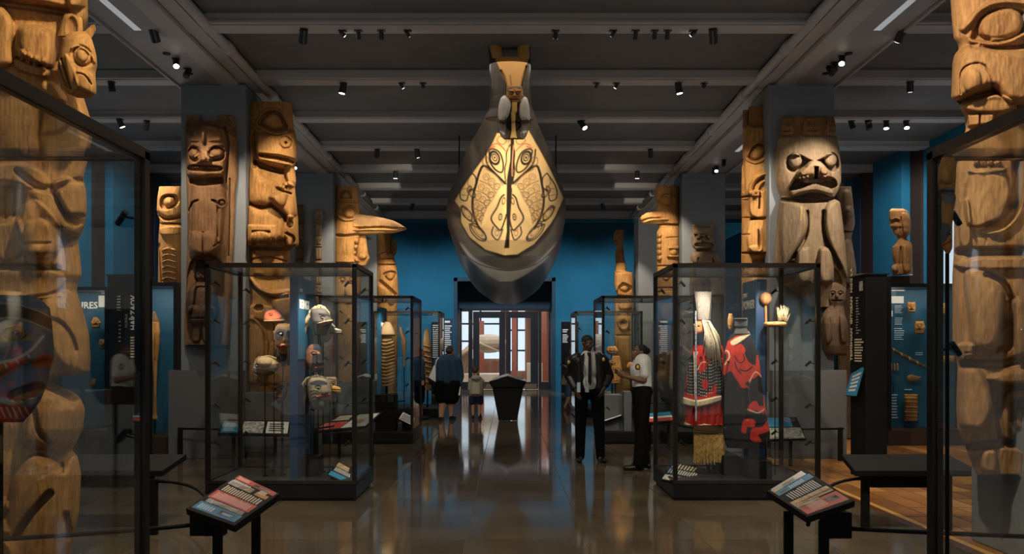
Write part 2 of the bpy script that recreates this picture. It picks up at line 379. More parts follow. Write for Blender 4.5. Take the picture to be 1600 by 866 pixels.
for i,(a,b_) in enumerate(((721,732),(846,857))):
    g0,g1=X_(a,YD),X_(b_,YD)
    sgl=thing('window_%d'%(9+i),'x','x'); del sgl['label']; del sgl['category']; sgl['kind']='structure'
    e0,e1=(xd0+.09,X_(738.5,YD)) if i==0 else (X_(841.5,YD),xd1-.09)
    MB().box(e0,g0,YD-.03,YD+.03,0,zd-.1).box(g1,e1,YD-.03,YD+.03,0,zd-.1).box(g0,g1,YD-.03,YD+.03,0,Z_(597,YD)).box(g0,g1,YD-.03,YD+.03,Z_(487,YD),zd-.1).build('window_frame',dk,sgl)
    MB().box(g0,g1,YD-.006,YD+.006,Z_(597,YD),Z_(487,YD)).build('pane',M['doorglass'],sgl)
# the daylit lobby beyond the doors
lb=struct('wall_lobby',MB().box(-6,-3.4,YD+.2,48,0,5).box(3.4,6,YD+.2,48,0,5),mat('lobby_wall',(.42,.19,.09),.5))
struct('floor_lobby',MB().box(-6,6,YD+.15,50,-.2,0),mat('lobby_floor',(.30,.2,.13),.2))
struct('ceiling_lobby',MB().box(-6,6,YD+.2,50,4.6,4.8),mat('lobby_ceiling',(.5,.28,.14),.6))
struct('wall_lobby_end',MB().box(-6,6,48,48.2,0,5),mat('lobby_end',(.5,.24,.13),.6))
M['daywin']=emit('daylight_window',(.86,.93,1),1.15)
for i,(a,b_,c,d) in enumerate(((-2.7,-.4,1.1,4.1),(.1,1.0,.4,3.9))):
    wn=thing('window_%d'%(11+i),'x','x'); del wn['label']; del wn['category']; wn['kind']='structure'
    MB().box(a,b_,47.9,47.95,c,d).build('bright_pane',M['daywin'],wn)
    for z in np.linspace(c,d,4)[1:-1]: MB().box(a,b_,47.8,47.88,z-.05,z+.05).build('mullion',dk,wn)
    MB().box((a+b_)/2-.05,(a+b_)/2+.05,47.8,47.88,c,d).build('mullion',dk,wn)
red=mat('lobby_red_pier',(.33,.09,.05),.5)
for x in (-3.0,-1.35,.35,1.9,2.7):
    MB().box(x-.13,x+.13,43,43.5,0,4.6 if x>0 else 3.1).build('pier',red,lb)
sc=MB()
for k in range(7):
    sc.tube([(-2.6+.12*k,38+.2*k,.02),(-2.4+.12*k,38.1+.2*k,1.2+.12*k),(-1.3,38.3+.2*k,1.9+.05*k),(-.3,38.4+.2*k,1.5)],[.05,.07,.08,.03],8)
sc.ball((-.9,38.9,1.9),.9,.5,.45); sc.build('lobby_sculpture',mat('sculpture_tan',(.4,.33,.26),.6),lb)
MB().box(.9,1.6,38,38.6,0,1.0).box(-2.6,-.3,37.8,39.6,0,.5).build('lobby_plinth',M['white'],lb)
area_light('lobby_light',(0,40,4.4),(5,8),330,(.95,.95,1))
area_light('lobby_light',(-2,36,4.3),(3,2),120,(1,.75,.45))
# ---------------------------------------------------------------- carving engine: solid bodies with a carved, raised front
def sst(x): x=np.clip(x,0,1); return x*x*(3-2*x)
def cat_(pts,closed,k=6):
    pts=np.array(pts,float); n=len(pts); out=[]
    R=range(n if closed else n-1)
    for i in R:
        p0=pts[(i-1)%n] if closed or i>0 else pts[i]; p1=pts[i]; p2=pts[(i+1)%n]; p3=pts[(i+2)%n] if closed or i<n-2 else pts[(i+1)%n]
        for t in np.linspace(0,1,k,endpoint=False):
            out.append(.5*((2*p1)+(-p0+p2)*t+(2*p0-5*p1+4*p2-p3)*t*t+(-p0+3*p1-3*p2+p3)*t**3))
    if not closed: out.append(pts[-1])
    return np.array(out)
GAIN=1.7
class Rel:
    # rows: (a, lo, hi) outline in photograph pixels at depth Y; axis 'v' rows are py -> px range, 'h' columns are px -> py range
    def __init__(s,rows,Y,depth=.85,step=1.5,axis='v',cap=(0,0),th=None,back=.6,smooth=True,yoff=0):
        s.Y=Y; s.axis=axis; rows=sorted(rows); a=np.array([r[0] for r in rows],float); lo=np.array([r[1] for r in rows],float); hi=np.array([r[2] for r in rows],float)
        n=max(6,int((a[-1]-a[0])/step)+1); A=np.linspace(a[0],a[-1],n); LO=np.interp(A,a,lo); HI=np.interp(A,a,hi)
        if smooth and n>9:
            k=np.array([1,2,3,2,1])/9.; LO=np.convolve(np.pad(LO,2,'edge'),k,'valid'); HI=np.convolve(np.pad(HI,2,'edge'),k,'valid')
        nu=max(9,int(np.max(HI-LO)/step*1.2)); t=np.linspace(0,PI,nu); u=(1-np.cos(t))/2
        s.nu=nu; s.n=n; s.t=t
        G=LO[:,None]+(HI-LO)[:,None]*u[None]; A2=np.repeat(A[:,None],nu,1)
        half=(HI-LO)/2
        c=np.ones(n)
        if cap[0]: d=np.clip((A-a[0])/cap[0],0,1); c*=np.sqrt(np.clip(1-(1-d)**2,0.0004,1))
        if cap[1]: d=np.clip((a[-1]-A)/cap[1],0,1); c*=np.sqrt(np.clip(1-(1-d)**2,0.0004,1))
        Dp=(np.full(n,th) if th else depth*half)*c; s.Dp=Dp; s.back=back
        s.B=Dp[:,None]*np.sin(t)[None]**.8; s.edge=sst(np.sin(t)/.14)[None]*np.ones((n,1))
        s.X,s.Yp=(G,A2) if axis=='v' else (A2,G)
        s.H=np.zeros((n,nu)); s.C=np.zeros((n,nu,4)); s.off=yoff
    def _loc(s,cx,cy,rx,ry,rot):
        r=math.radians(rot); dx=s.X-cx; dy=s.Yp-cy
        return (dx*math.cos(r)+dy*math.sin(r))/rx,(-dx*math.sin(r)+dy*math.cos(r))/ry
    def dome(s,cx,cy,rx,ry,h,rot=0,p=.5):
        a,b=s._loc(cx,cy,rx,ry,rot); s.H+=h*np.clip(1-a*a-b*b,0,1)**p; return s
    def disc(s,cx,cy,rx,ry,h,rot=0,e=.25):
        a,b=s._loc(cx,cy,rx,ry,rot); s.H+=h*sst((1-np.sqrt(a*a+b*b))/e); return s
    def _seg(s,pts,closed):
        d=np.full(s.X.shape,1e9); n=len(pts)
        for i in range(n if closed else n-1):
            x1,y1=pts[i]; x2,y2=pts[(i+1)%n]; vx,vy=x2-x1,y2-y1; L=vx*vx+vy*vy+1e-9
            t=np.clip(((s.X-x1)*vx+(s.Yp-y1)*vy)/L,0,1)
            d=np.minimum(d,(s.X-x1-t*vx)**2+(s.Yp-y1-t*vy)**2)
        return np.sqrt(d)
    def _in(s,pts):
        c=np.zeros(s.X.shape,bool); n=len(pts)
        for i in range(n):
            x1,y1=pts[i]; x2,y2=pts[(i+1)%n]
            if y1==y2: continue
            m=((y1>s.Yp)!=(y2>s.Yp)); c^= m&(s.X<(x2-x1)*(s.Yp-y1)/(y2-y1)+x1)
        return c
    def slab(s,pts,h,r=2.5,sm=True):
        if sm: pts=cat_(pts,True,5)
        m=s._in(pts); d=s._seg(pts,True); s.H+=h*np.where(m,sst(d/r*.8+.1),0); return s
    def pillow(s,pts,h,r=14,sm=True):      # rounded raised form
        if sm: pts=cat_(pts,True,5)
        m=s._in(pts); d=np.clip(s._seg(pts,True)/r,0,1); s.H+=h*np.where(m,np.sqrt(np.clip(1-(1-d)**2,0,1)),0); return s
    def line(s,pts,w,h,sm=True):
        if sm and len(pts)>2: pts=cat_(pts,False,5)
        d=s._seg(pts,False); s.H+=h*np.clip(1-(d/w)**2,0,1); return s
    def eye(s,cx,cy,rx,ry,h,rot=0,lid=True):
        s.disc(cx,cy,rx*1.35,ry*1.35,-h*.9,rot,.3); s.dome(cx,cy,rx,ry,h*1.6,rot)
        if lid: 
            t=np.linspace(0,2*PI,18,endpoint=False); r=math.radians(rot)
            pts=[(cx+math.cos(a)*rx*.72*math.cos(r)-math.sin(a)*ry*.72*math.sin(r),cy+math.cos(a)*rx*.72*math.sin(r)+math.sin(a)*ry*.72*math.cos(r)) for a in t]
            d=s._seg(pts,True); s.H-=h*.35*np.clip(1-(d/1.6)**2,0,1)
        return s
    def teeth(s,x0,y0,x1,y1,n,r,h):
        for i in range(n):
            f=(i+.5)/n; s.dome(x0+(x1-x0)*f,y0+(y1-y0)*f,r,r*1.2,h)
        return s
    def pdisc(s,cx,cy,rx,ry,c,rot=0,al=1,e=.2):
        a,b=s._loc(cx,cy,rx,ry,rot); m=al*sst((1-np.sqrt(a*a+b*b))/e); s._mix(m,c); return s
    def pring(s,cx,cy,rx,ry,wd,c,rot=0):
        a,b=s._loc(cx,cy,rx,ry,rot); q=np.abs(np.sqrt(a*a+b*b)-1)*min(rx,ry); s._mix(np.clip(wd-q+.5,0,1),c); return s
    def ppoly(s,pts,c,al=1,sm=True,e=1.2):
        if sm: pts=cat_(pts,True,5)
        d=s._seg(pts,True); m=s._in(pts); s._mix(al*np.clip(.5+np.where(m,d,-d)/e,0,1),c); return s
    def pline(s,pts,w,c,al=1,sm=True):
        if sm and len(pts)>2: pts=cat_(pts,False,5)
        s._mix(al*np.clip(w-s._seg(pts,False)+.5,0,1),c); return s
    def _mix(s,m,c):
        m=m[...,None]; c4=np.array([*c,1.]); s.C=s.C*(1-m)+c4*m
    def all(s,c,al=1): s._mix(np.full(s.X.shape,float(al)),c); return s
    def build(s,name,mt,parent=None,label=None,wob=0,ref=None):
        Y=s.Y; k=F/Y; yr=(ref if ref else Y-.6*np.max(s.Dp)/k)
        Hh=s.H*s.edge*GAIN
        if wob:
            Hh=Hh+wob*(np.sin(s.X*.31+s.Yp*.07)*np.sin(s.Yp*.11+s.X*.05)+.5*np.sin(s.X*.9+1.3*np.sin(s.Yp*.23)))*s.edge
        y=Y-(s.B+Hh)/k-s.off
        sc=(ref if ref else Y-s.B*.75/k)-Hh/k*.92      # carved relief keeps its traced outline at its own depth
        x=(s.X-VX)*sc/F; z=HC+(VY-s.Yp)*sc/F
        m=5; tb=np.linspace(PI,0,m+2)[1:-1]; ub=(1-np.cos(tb))/2
        lo=x[:,:1] if s.axis=='v' else z[:,:1]; hi=x[:,-1:] if s.axis=='v' else z[:,-1:]
        G=lo+(hi-lo)*ub[None]; yb=Y+s.Dp[:,None]*s.back*np.sin(tb)[None]/k-s.off
        if s.axis=='v': xb,zb=G,np.repeat(z[:,:1],m,1)
        else: xb,zb=np.repeat(x[:,:1],m,1),G
        Xa=np.concatenate([x,xb],1); Ya=np.concatenate([y,yb],1); Za=np.concatenate([z,zb],1)
        N=s.nu+m; n=s.n; co=np.stack([Xa,Ya,Za],-1).reshape(-1,3)
        i=np.arange(n-1)[:,None]*N; j=np.arange(N)[None]; j2=(j+1)%N
        q=np.stack([i+j,i+j2,i+N+j2,i+N+j],-1).reshape(-1,4)
        if s.axis=='v': q=q[:,::-1]
        me=D.meshes.new(name); nv=len(co); nq=len(q)
        c0=np.arange(N); c1=(n-1)*N+np.arange(N)
        if s.axis!='v': caps=np.concatenate([c0[::-1],c1])
        else: caps=np.concatenate([c0,c1[::-1]])
        lv=np.concatenate([q.reshape(-1),caps]).astype(np.int32)
        me.vertices.add(nv); me.vertices.foreach_set('co',co.astype(np.float32).reshape(-1))
        me.loops.add(len(lv)); me.loops.foreach_set('vertex_index',lv)
        me.polygons.add(nq+2); st=np.concatenate([np.arange(nq)*4,[nq*4,nq*4+N]]).astype(np.int32)
        me.polygons.foreach_set('loop_start',st); me.polygons.foreach_set('use_smooth',np.array([True]*nq+[False]*2))
        me.update(calc_edges=True); me.validate()
        ca=me.color_attributes.new('paint','FLOAT_COLOR','POINT'); cc=np.zeros((n,N,4)); cc[:,:s.nu]=s.C; cc[:,s.nu:]=s.C[:,:1]
        ca.data.foreach_set('color',cc.astype(np.float32).reshape(-1))
        o=link(name,me,mt,parent,label)
        if parent is None: TOPS.append(o)
        return o
# ---------------------------------------------------------------- carved poles
G='carved poles of the hall'
DK=(.03,.018,.01); RED=(.42,.035,.02); BLK=(.012,.012,.014)
# --- near left pole
t=thing('totem_pole','huge golden carved pole at the left edge, small fanged animal head jutting near its top','totem pole')
r=Rel([(-60,-60,136),(0,-60,137),(30,-60,138),(45,-60,132),(70,-60,126),(150,-60,130),(200,-60,146),(240,-60,140),(262,-60,134),(280,-60,130),(300,-60,135),(330,-60,136),(355,-60,132),(375,-60,122),(400,-60,125),(430,-60,128),(442,-60,122),(455,-60,120),(480,-60,128),(520,-60,139),(560,-60,142),(583,-60,140),(590,-60,82),(598,-60,80),(612,-60,112),(622,-60,126),(640,-60,133),(670,-60,130),(690,-60,120),(704,-60,112),(716,-60,122),(740,-60,127),(800,-60,124),(850,-60,113),(900,-60,104),(960,-60,100)],6.35,depth=.8,step=1.5)
r.pillow([(-60,-70),(139,-70),(139,6),(116,20),(60,12),(0,5),(-60,2)],16,8).line([(-60,12),(0,13),(60,20),(112,27)],6,-9)
r.pillow([(112,-60),(142,-60),(142,20),(132,44),(118,34)],12,10)
r.pillow([(-60,14),(0,12),(20,20),(33,46),(31,80),(24,112),(-60,104)],13,12)
r.pillow([(40,52),(70,46),(96,58),(97,95),(86,112),(42,92)],18,16)
for a,b in ((47,93),(57,98),(68,103),(80,106)): r.dome(a,b,6.5,9,12)
r.slab([(38,98),(84,112),(80,128),(38,116)],12,3).line([(38,97),(60,106),(84,111)],3,-9)
r.pillow([(78,132),(96,136),(112,162),(92,162),(74,146)],12,8)
r.slab([(0,262),(60,262),(88,290),(60,300),(0,292)],7,4).line([(40,272),(62,290),(88,300),(128,284)],7,-10)
r.pillow([(91,290),(110,279),(128,290),(137,322),(133,340),(116,341),(104,322)],17,9).line([(91,294),(100,318),(112,338),(132,338)],4,-11)
r.pillow([(57,305),(90,297),(104,330),(120,352),(132,352),(128,372),(108,366),(88,340)],11,8)
r.slab([(-60,288),(42,288),(52,318),(36,352),(-60,352)],-10,4)
for x in (-12,4,20,34): r.line([(x,296),(x,345)],1.6,-5)
r.pillow([(36,346),(58,316),(84,326),(104,360),(96,400),(60,400)],16,12)
r.slab([(4,362),(30,340),(48,350),(50,400),(10,410)],10,6).slab([(52,352),(88,352),(88,412),(52,412)],8,3).line([(52,382),(88,382)],2.5,-6)
r.line([(-60,418),(98,420)],6,-12).slab([(-60,424),(96,424),(84,462),(-60,462)],9,3).line([(60,470),(90,462),(102,462)],4,7)
r.pillow([(74,470),(100,462),(112,455),(126,478),(139,525),(142,582),(114,582),(94,562),(76,520)],18,14)
r.line([(80,497),(104,504),(120,525),(126,546)],4,-6)
r.slab([(-60,470),(70,470),(70,590),(-60,590)],6,6)
r.line([(-60,592),(60,598),(110,590)],9,-15)
r.pillow([(62,602),(95,606),(118,626),(128,622),(134,645),(131,668),(118,700),(62,700),(40,690),(48,645)],17,16).line([(66,640),(72,672),(88,690)],5,-9)
r.pillow([(18,880),(24,770),(44,724),(66,707),(95,718),(104,728),(118,712),(128,740),(126,800),(114,870)],18,16)
r.line([(88,768),(60,800),(36,836)],7,-17).line([(104,722),(106,735)],2,-8).line([(110,800),(114,840)],5,-9)
r.pillow([(-20,772),(12,770),(26,784),(20,806),(26,830),(-20,830)],14,8).pillow([(-20,834),(20,836),(40,866),(-20,900)],14,8)
r.build('carved_shaft',M['wood_gold'],t,wob=.5)
h=Rel([(49,112,132),(54,104,139),(62,99,144),(72,97,147),(85,94,150),(100,91,151),(112,90,148),(125,93,149),(138,99,150),(147,106,149),(153,122,140)],5.85,depth=1.15,step=1.2,cap=(6,3))
h.eye(132,90,12,15,7,-32).line([(116,78),(128,75),(142,84),(150,98)],2.2,4).line([(99,94),(107,116),(114,140)],2.2,-8).line([(93,96),(101,122),(109,138)],1.8,-5).slab([(104,88),(118,100),(128,138),(114,142)],5,3)
h.line([(124,117),(136,120),(145,133)],1.6,-4).pillow([(122,112),(146,118),(149,148),(126,140)],5,8)
h.build('animal_head',M['wood_gold'],t)
for rows in ([(21,102,112),(26,99,126),(32,97,129),(45,93,130),(57,90,129)],[(39,144,148),(45,136,150),(52,131,148),(61,133,142)]):
    e=Rel(rows,5.95,depth=.45,step=1.2,cap=(4,0)); x0=(rows[2][1]+rows[2][2])/2; e.dome(x0,44,9,18,-5); e.build('ear',M['wood_gold'],t)
# --- near right pole
t=thing('totem_pole','huge tan carved pole at the right edge with giant round eye above hooked snout','totem pole')
r=Rel([(-60,1482,1664),(0,1485,1664),(40,1488,1664),(60,1490,1664),(70,1497,1664),(78,1498,1664),(86,1491,1664),(100,1488,1664),(130,1487,1664),(154,1486,1664),(160,1498,1664),(172,1501,1664),(180,1507,1664),(200,1509,1664),(240,1500,1664),(270,1492,1664),(400,1490,1664),(430,1488,1664),(535,1488,1664),(560,1494,1664),(575,1496,1664),(640,1494,1664),(670,1496,1664),(690,1505,1664),(740,1524,1664)],6.5,depth=.55,step=1.5)
r.line([(1500,48),(1510,38),(1528,18),(1560,8),(1610,12)],5,6).slab([(1512,66),(1518,40),(1535,22),(1562,16),(1592,22),(1604,46),(1590,60),(1560,68),(1530,68)],-8,5)
r.pillow([(1525,58),(1526,38),(1540,24),(1565,18),(1586,24),(1592,44),(1580,60),(1548,68)],12,9)
r.line([(1513,67),(1540,73),(1570,70),(1605,50)],4,7).line([(1515,76),(1550,81),(1605,74)],4,-7)
r.pillow([(1488,100),(1497,78),(1520,72),(1548,80),(1610,84),(1660,84),(1660,166),(1585,168),(1562,160),(1545,142),(1520,150),(1486,157)],19,14)
r.line([(1496,150),(1496,118),(1508,105),(1528,105),(1539,122),(1543,140)],1.5,-4).line([(1543,140),(1560,158),(1585,170)],2,-5).dome(1512,130,14,20,6)
r.line([(1486,160),(1515,157),(1546,148)],5,-12).pillow([(1500,164),(1545,150),(1582,168),(1560,180),(1512,178)],12,5)
r.slab([(1508,180),(1548,180),(1546,196),(1510,200)],10,2,False).line([(1526,180),(1526,198)],1.6,-6)
for x in (1521,1531,1542,1553): r.slab([(x-4,250),(x+4,250),(x+4,264),(x-4,264)],9,2,False).dome(x,261,4,4,-10)
r.slab([(1512,266),(1561,264),(1558,272),(1514,274)],8,2).slab([(1508,276),(1560,276),(1572,300),(1566,330),(1548,352),(1505,352)],9,5)
r.line([(1582,250),(1583,290),(1580,320),(1566,345),(1536,358)],9,-17).line([(1595,250),(1593,300),(1585,335),(1560,362),(1530,364)],4,6)
r.slab([(1496,320),(1510,318),(1512,380),(1496,382)],7,3).line([(1498,395),(1660,394)],9,-13).slab([(1504,406),(1660,404),(1660,420),(1506,422)],6,3)
r.pillow([(1502,428),(1530,424),(1556,444),(1563,480),(1552,540),(1516,546),(1508,500)],13,14)
r.line([(1535,431),(1560,443),(1574,468)],6,-14).slab([(1562,478),(1578,476),(1578,540),(1552,546)],-16,3).pillow([(1576,474),(1592,470),(1605,500),(1605,560),(1580,560)],12,8)
r.pillow([(1490,540),(1512,536),(1516,556),(1498,564)],13,5).line([(1503,552),(1516,550)],1.2,-4).line([(1504,558),(1516,556)],1.2,-4)
r.line([(1505,568),(1560,568),(1590,560)],8,-15).pillow([(1535,590),(1570,578),(1610,580),(1610,598),(1560,602)],13,8)
r.pillow([(1496,580),(1520,572),(1536,592),(1546,640),(1528,672),(1500,668),(1494,640)],15,12)
r.slab([(1540,606),(1556,604),(1600,604),(1600,690),(1555,690),(1548,650)],-13,4).pillow([(1562,615),(1605,610),(1605,625),(1575,628),(1572,680),(1560,680)],12,6).slab([(1582,640),(1610,640),(1610,668),(1582,668)],9,3)
r.line([(1500,700),(1560,692),(1600,700)],8,-12).pillow([(1532,705),(1550,705),(1552,735),(1530,735)],10,6)
r.build('carved_shaft',M['wood_tan'],t,wob=.5)
# small painted carved figure standing beside the right pole, inside the near case
s=Rel([(246,1472,1492),(262,1466,1494),(285,1465,1493),(300,1470,1492),(310,1472,1494),(330,1471,1490),(352,1472,1488),(362,1470,1488),(378,1471,1488),(388,1473,1488),(396,1478,1484)],3.3,depth=1,step=1.2,cap=(5,4))
s.dome(1478,275,14,14,5).line([(1466,300),(1492,303)],4,-6).eye(1483,366,3.5,4,3).pdisc(1483,366,4.5,5,(.6,.55,.4)).pdisc(1483,366,2.2,2.6,BLK).ppoly([(1468,352),(1480,350),(1484,360),(1476,378),(1470,376)],(.09,.10,.12)).ppoly([(1472,295),(1490,297),(1490,318),(1474,316)],(.14,.15,.17)).pline([(1472,384),(1487,376)],1.4,RED)
o=s.build('painted_carving',M['wood_gold']); tag(o,'small painted fish shaped carving with ringed eye inside the near right display case','carving')
M2=MB().tube([P(1480,396,3.42),Vector((P(1480,396,3.42).x,3.42,.2))],.008,8).build('mounting_rod',M['black'],o); 
# --- first left column, front post
t=thing('house_post','reddish carved post with bared teeth face on the front of the left grey column','totem pole')
r=Rel([(190,291,366),(205,290,369),(230,290,371),(280,291,371),(300,292,368),(350,293,366),(400,292,364),(450,291,362),(500,288,360),(540,288,358)],12.38,depth=.42,step=.9,back=.03)
r.pillow([(296,208),(306,198),(330,196),(346,204),(354,232),(352,270),(332,278),(302,277),(294,250)],9,10)
r.line([(294,200),(318,196),(350,203)],3,3).dome(319.5,214,3.2,12,8).slab([(296,214),(314,222),(296,222)],3,2).slab([(326,222),(346,214),(348,222)],3,2)
r.slab([(296,230),(310,229),(317,238),(312,254),(297,252)],-7,3).slab([(326,238),(334,229),(352,230),(352,250),(332,254)],-7,3)
r.dome(304,241,8.5,8.5,10).dome(340,241,11,8.5,10).line([(295,234),(304,228),(315,237)],2,4).line([(328,237),(338,228),(352,234)],2,4)
r.pillow([(315,236),(325,236),(333,248),(330,256),(310,256),(308,248)],6,5).dome(309,248,4,4,5).dome(331,248,4,4,5).dome(320,250,5,5,6).disc(309,248,1.6,1.6,-4).disc(331,248,1.6,1.6,-4)
r.slab([(298,258),(345,260),(344,270),(299,269)],-8,2).teeth(301,262,343,264,11,1.9,5).pillow([(297,268),(346,270),(344,278),(300,277)],6,3)
r.line([(302,284),(318,287),(345,283)],6,-9)
r.pillow([(300,300),(306,284),(343,286),(354,305),(352,345),(342,396),(300,396),(296,340)],9,12).line([(296,330),(302,318),(310,314)],2,-5).line([(301,318),(299,380)],2.2,-4).line([(334,314),(342,324),(342,380)],2.2,-5)
r.disc(348,318,9,10,4).disc(348,318,6,6,-5).dome(348,318,3.5,3.5,5).slab([(341,332),(350,330),(350,372),(342,378)],4,2)
r.pillow([(297,366),(309,362),(318,364),(331,362),(344,376),(340,402),(320,408),(298,402)],8,10).line([(319,364),(319,404)],1.4,-5).line([(336,386),(344,380)],1.5,-3)
r.line([(352,200),(358,230),(354,285)],2,-4).line([(360,280),(358,400)],1.4,-3)
r.slab([(296,412),(348,412),(346,536),(296,536)],-6,4)
r.ppoly([(294,186),(367,186),(369,215),(350,205),(320,199),(296,212)],(.12,.05,.02),.6)
r.build('carved_board',M['wood_brown'],t,wob=.15)
for rows in ([(180,293,312),(188,291,313),(198,290,311)],[(180,342,362),(188,339,366),(198,338,369)]):
    e=Rel(rows,12.36,depth=.5,step=.9,cap=(3,0)); e.dome((rows[1][1]+rows[1][2])/2,190,7,9,-3); e.build('ear',M['wood_brown'],t)
f=Rel([(404,311,314),(412,306,321),(422,304,325),(434,303,325),(441,308,320),(446,299,331),(455,294,338),(470,292,341),(490,292,341),(502,294,339),(510,300,336),(528,298,334),(536,293,337),(541,292,338)],12.3,depth=1.1,step=.8,cap=(3,2),back=.2)
f.ppoly([(303,444),(303,405),(326,405),(326,444),(320,438),(320,424),(309,424),(309,438)],BLK,.95).eye(311,427,2.4,1.8,1.5).eye(318,427,2.4,1.8,1.5).dome(314.5,431,1.6,4,3).pline([(311,438),(318,438)],1.2,RED).line([(310,440),(319,440)],1,-1)
f.pillow([(296,450),(308,446),(304,480),(295,490)],5,4).pillow([(326,446),(338,452),(340,486),(330,480)],5,4).slab([(306,450),(327,450),(326,482),(306,482)],-3,3)
f.pillow([(294,484),(315,482),(315,530),(300,530)],6,7).pillow([(317,482),(340,484),(335,530),(318,530)],6,7).line([(298,498),(336,498)],1.2,-2)
f.build('crouching_figure',M['wood_dark'],t,'dark crouching figure with a black haired head')
# --- first left column, inner pole
t=thing('totem_pole','tall golden pole right of the left grey column, its big profile face looking right','totem pole')
r=Rel([(161,388,456),(175,386,457),(200,386,459),(208,386,462),(240,386,465),(262,386,461),(285,386,463),(292,385,461),(345,385,466),(384,384,467),(390,384,453),(430,384,452),(470,384,456),(520,384,458),(613,383,458)],12.85,depth=.95,step=1.0)
r.slab([(404,194),(412,181),(426,175),(440,179),(449,194),(451,203),(436,209),(421,205)],-6,3).pillow([(412,194),(418,184),(430,178),(441,186),(444,200),(430,205)],9,7).line([(402,196),(412,179),(426,173),(441,177),(452,198)],2,4).line([(404,198),(420,208),(438,212),(452,206)],2,4)
r.pillow([(402,212),(420,212),(440,214),(458,204),(466,216),(466,242),(458,262),(440,264),(420,257),(402,248)],8,9)
r.line([(400,200),(394,215),(393,225),(400,215)],3,4).line([(398,205),(400,262)],4,-7)
r.line([(440,218),(448,215),(457,222),(456,231),(447,234),(440,228),(440,219)],1.3,-3).disc(449,225,2.4,2.4,-6)
r.slab([(409,242),(440,246),(460,252),(458,257),(438,253),(410,248)],-7,1.5).line([(408,240),(440,243),(462,248)],2.2,4).line([(409,251),(438,256),(458,260)],2.2,3).teeth(414,246,454,253,9,2,2.5)
r.line([(402,256),(420,264),(442,270)],5,-11).pillow([(447,262),(455,256),(464,276),(464,292),(452,290)],9,5)
r.pillow([(388,262),(404,258),(412,276),(436,286),(452,300),(446,325),(430,326),(412,322),(390,316)],9,14)
r.line([(388,318),(412,326),(428,322)],4,-9).pillow([(423,310),(440,300),(446,286),(462,292),(466,330),(456,344),(444,334)],13,8).line([(440,300),(456,304)],2,-7).line([(436,296),(446,300),(450,294)],3,-7)
r.pillow([(388,322),(410,328),(430,326),(446,342),(450,362),(444,378),(388,378)],10,14).line([(428,324),(444,338),(452,352)],3,-8)
r.slab([(388,352),(434,354),(436,386),(388,386)],8,2,False).slab([(396,361),(426,362),(426,384),(396,384)],-8,2,False).pillow([(398,364),(424,365),(424,383),(398,382)],10,5)
for x in (404,411,418): r.line([(x,366),(x,381)],.9,-2.5)
r.pillow([(449,342),(462,340),(467,358),(466,386),(450,384)],12,6).disc(456,352,5,6,-4).dome(456,352,4,5,4).line([(450,366),(460,372),(460,384)],2.5,-6)
r.line([(386,390),(452,390)],2.5,-6).line([(386,408),(420,403),(451,410)],2,-3)
r.slab([(388,412),(452,412),(452,432),(388,430)],4,3).line([(391,432),(403,448),(425,459),(452,456)],5,7).line([(392,440),(405,456),(428,466),(450,464)],3,-8)
r.pillow([(428,474),(440,462),(456,460),(458,488),(448,500),(436,494)],11,9).slab([(388,478),(424,480),(436,500),(420,504),(388,496)],6,4).disc(407,482,9,6,-10)
r.pillow([(390,500),(404,502),(416,520),(420,560),(412,596),(390,596)],9,10).line([(392,498),(406,504),(419,528),(420,562),(414,596)],2.5,5)
r.pillow([(424,540),(450,536),(458,560),(454,600),(424,604)],8,9)
r.line([(384,600),(458,602)],2.5,-5)
r.build('carved_shaft',M['wood_gold'],t,wob=.35)
# --- two slim poles on the second left column
for nm,lab,rows,YY,mt in (('carved_staff','slender weathered pole just right of the big left golden pole',[(320,463,473),(335,462,475),(420,461,474),(520,462,473)],18.5,'wood_dark'),
    ('carved_staff','slender pale carved pole in the middle of the second left grey column',[(328,493,504),(340,491,504),(345,492,503),(420,491,503),(520,492,503)],18.5,'wood_grey')):
    r=Rel(rows,YY,depth=1,step=.6,cap=(2,0),back=.9); cx=(rows[1][1]+rows[1][2])/2
    for k in range(5):
        y0=338+k*38; r.eye(cx-2.6,y0,1.8,1.6,1.2).eye(cx+2.6,y0,1.8,1.6,1.2).dome(cx,y0+3,1.2,3,2).line([(cx-4,y0+7),(cx+4,y0+7)],1.2,-1.6).line([(cx-6,y0+11),(cx+6,y0+11)],1.6,-2.4).pillow([(cx-5,y0+14),(cx+5,y0+14),(cx+4,y0+28),(cx-4,y0+28)],1.8,3).line([(cx,y0+14),(cx,y0+28)],1,-1.2).line([(cx-6,y0+31),(cx+6,y0+31)],1.2,-2)
    o=r.build(nm,M[mt]); tag(o,lab,'totem pole')
# --- left aisle pole
t=thing('totem_pole','dim tan pole with ribbed carving on the far side of the left aisle','totem pole')
r=Rel([(292,249,285),(310,246,286),(330,245,286),(345,250,286),(370,248,286),(448,247,286),(683,247,286)],15.2,depth=.9,step=.9)
r.slab([(252,310),(262,304),(278,306),(280,320),(262,330),(252,325)],-5,2).dome(266,316,9,8,7).line([(247,334),(262,342),(284,338)],4,-6).line([(250,350),(284,350)],2,-4).slab([(252,356),(284,354),(284,366),(254,368)],4,2)
for k in range(6): r.line([(256,392+k*9),(264,389+k*9),(276,392+k*9)],1.7,3.5)
r.line([(250,382),(254,440)],2,-4); r.build('carved_shaft',M['wood_gold'],t,wob=.2)
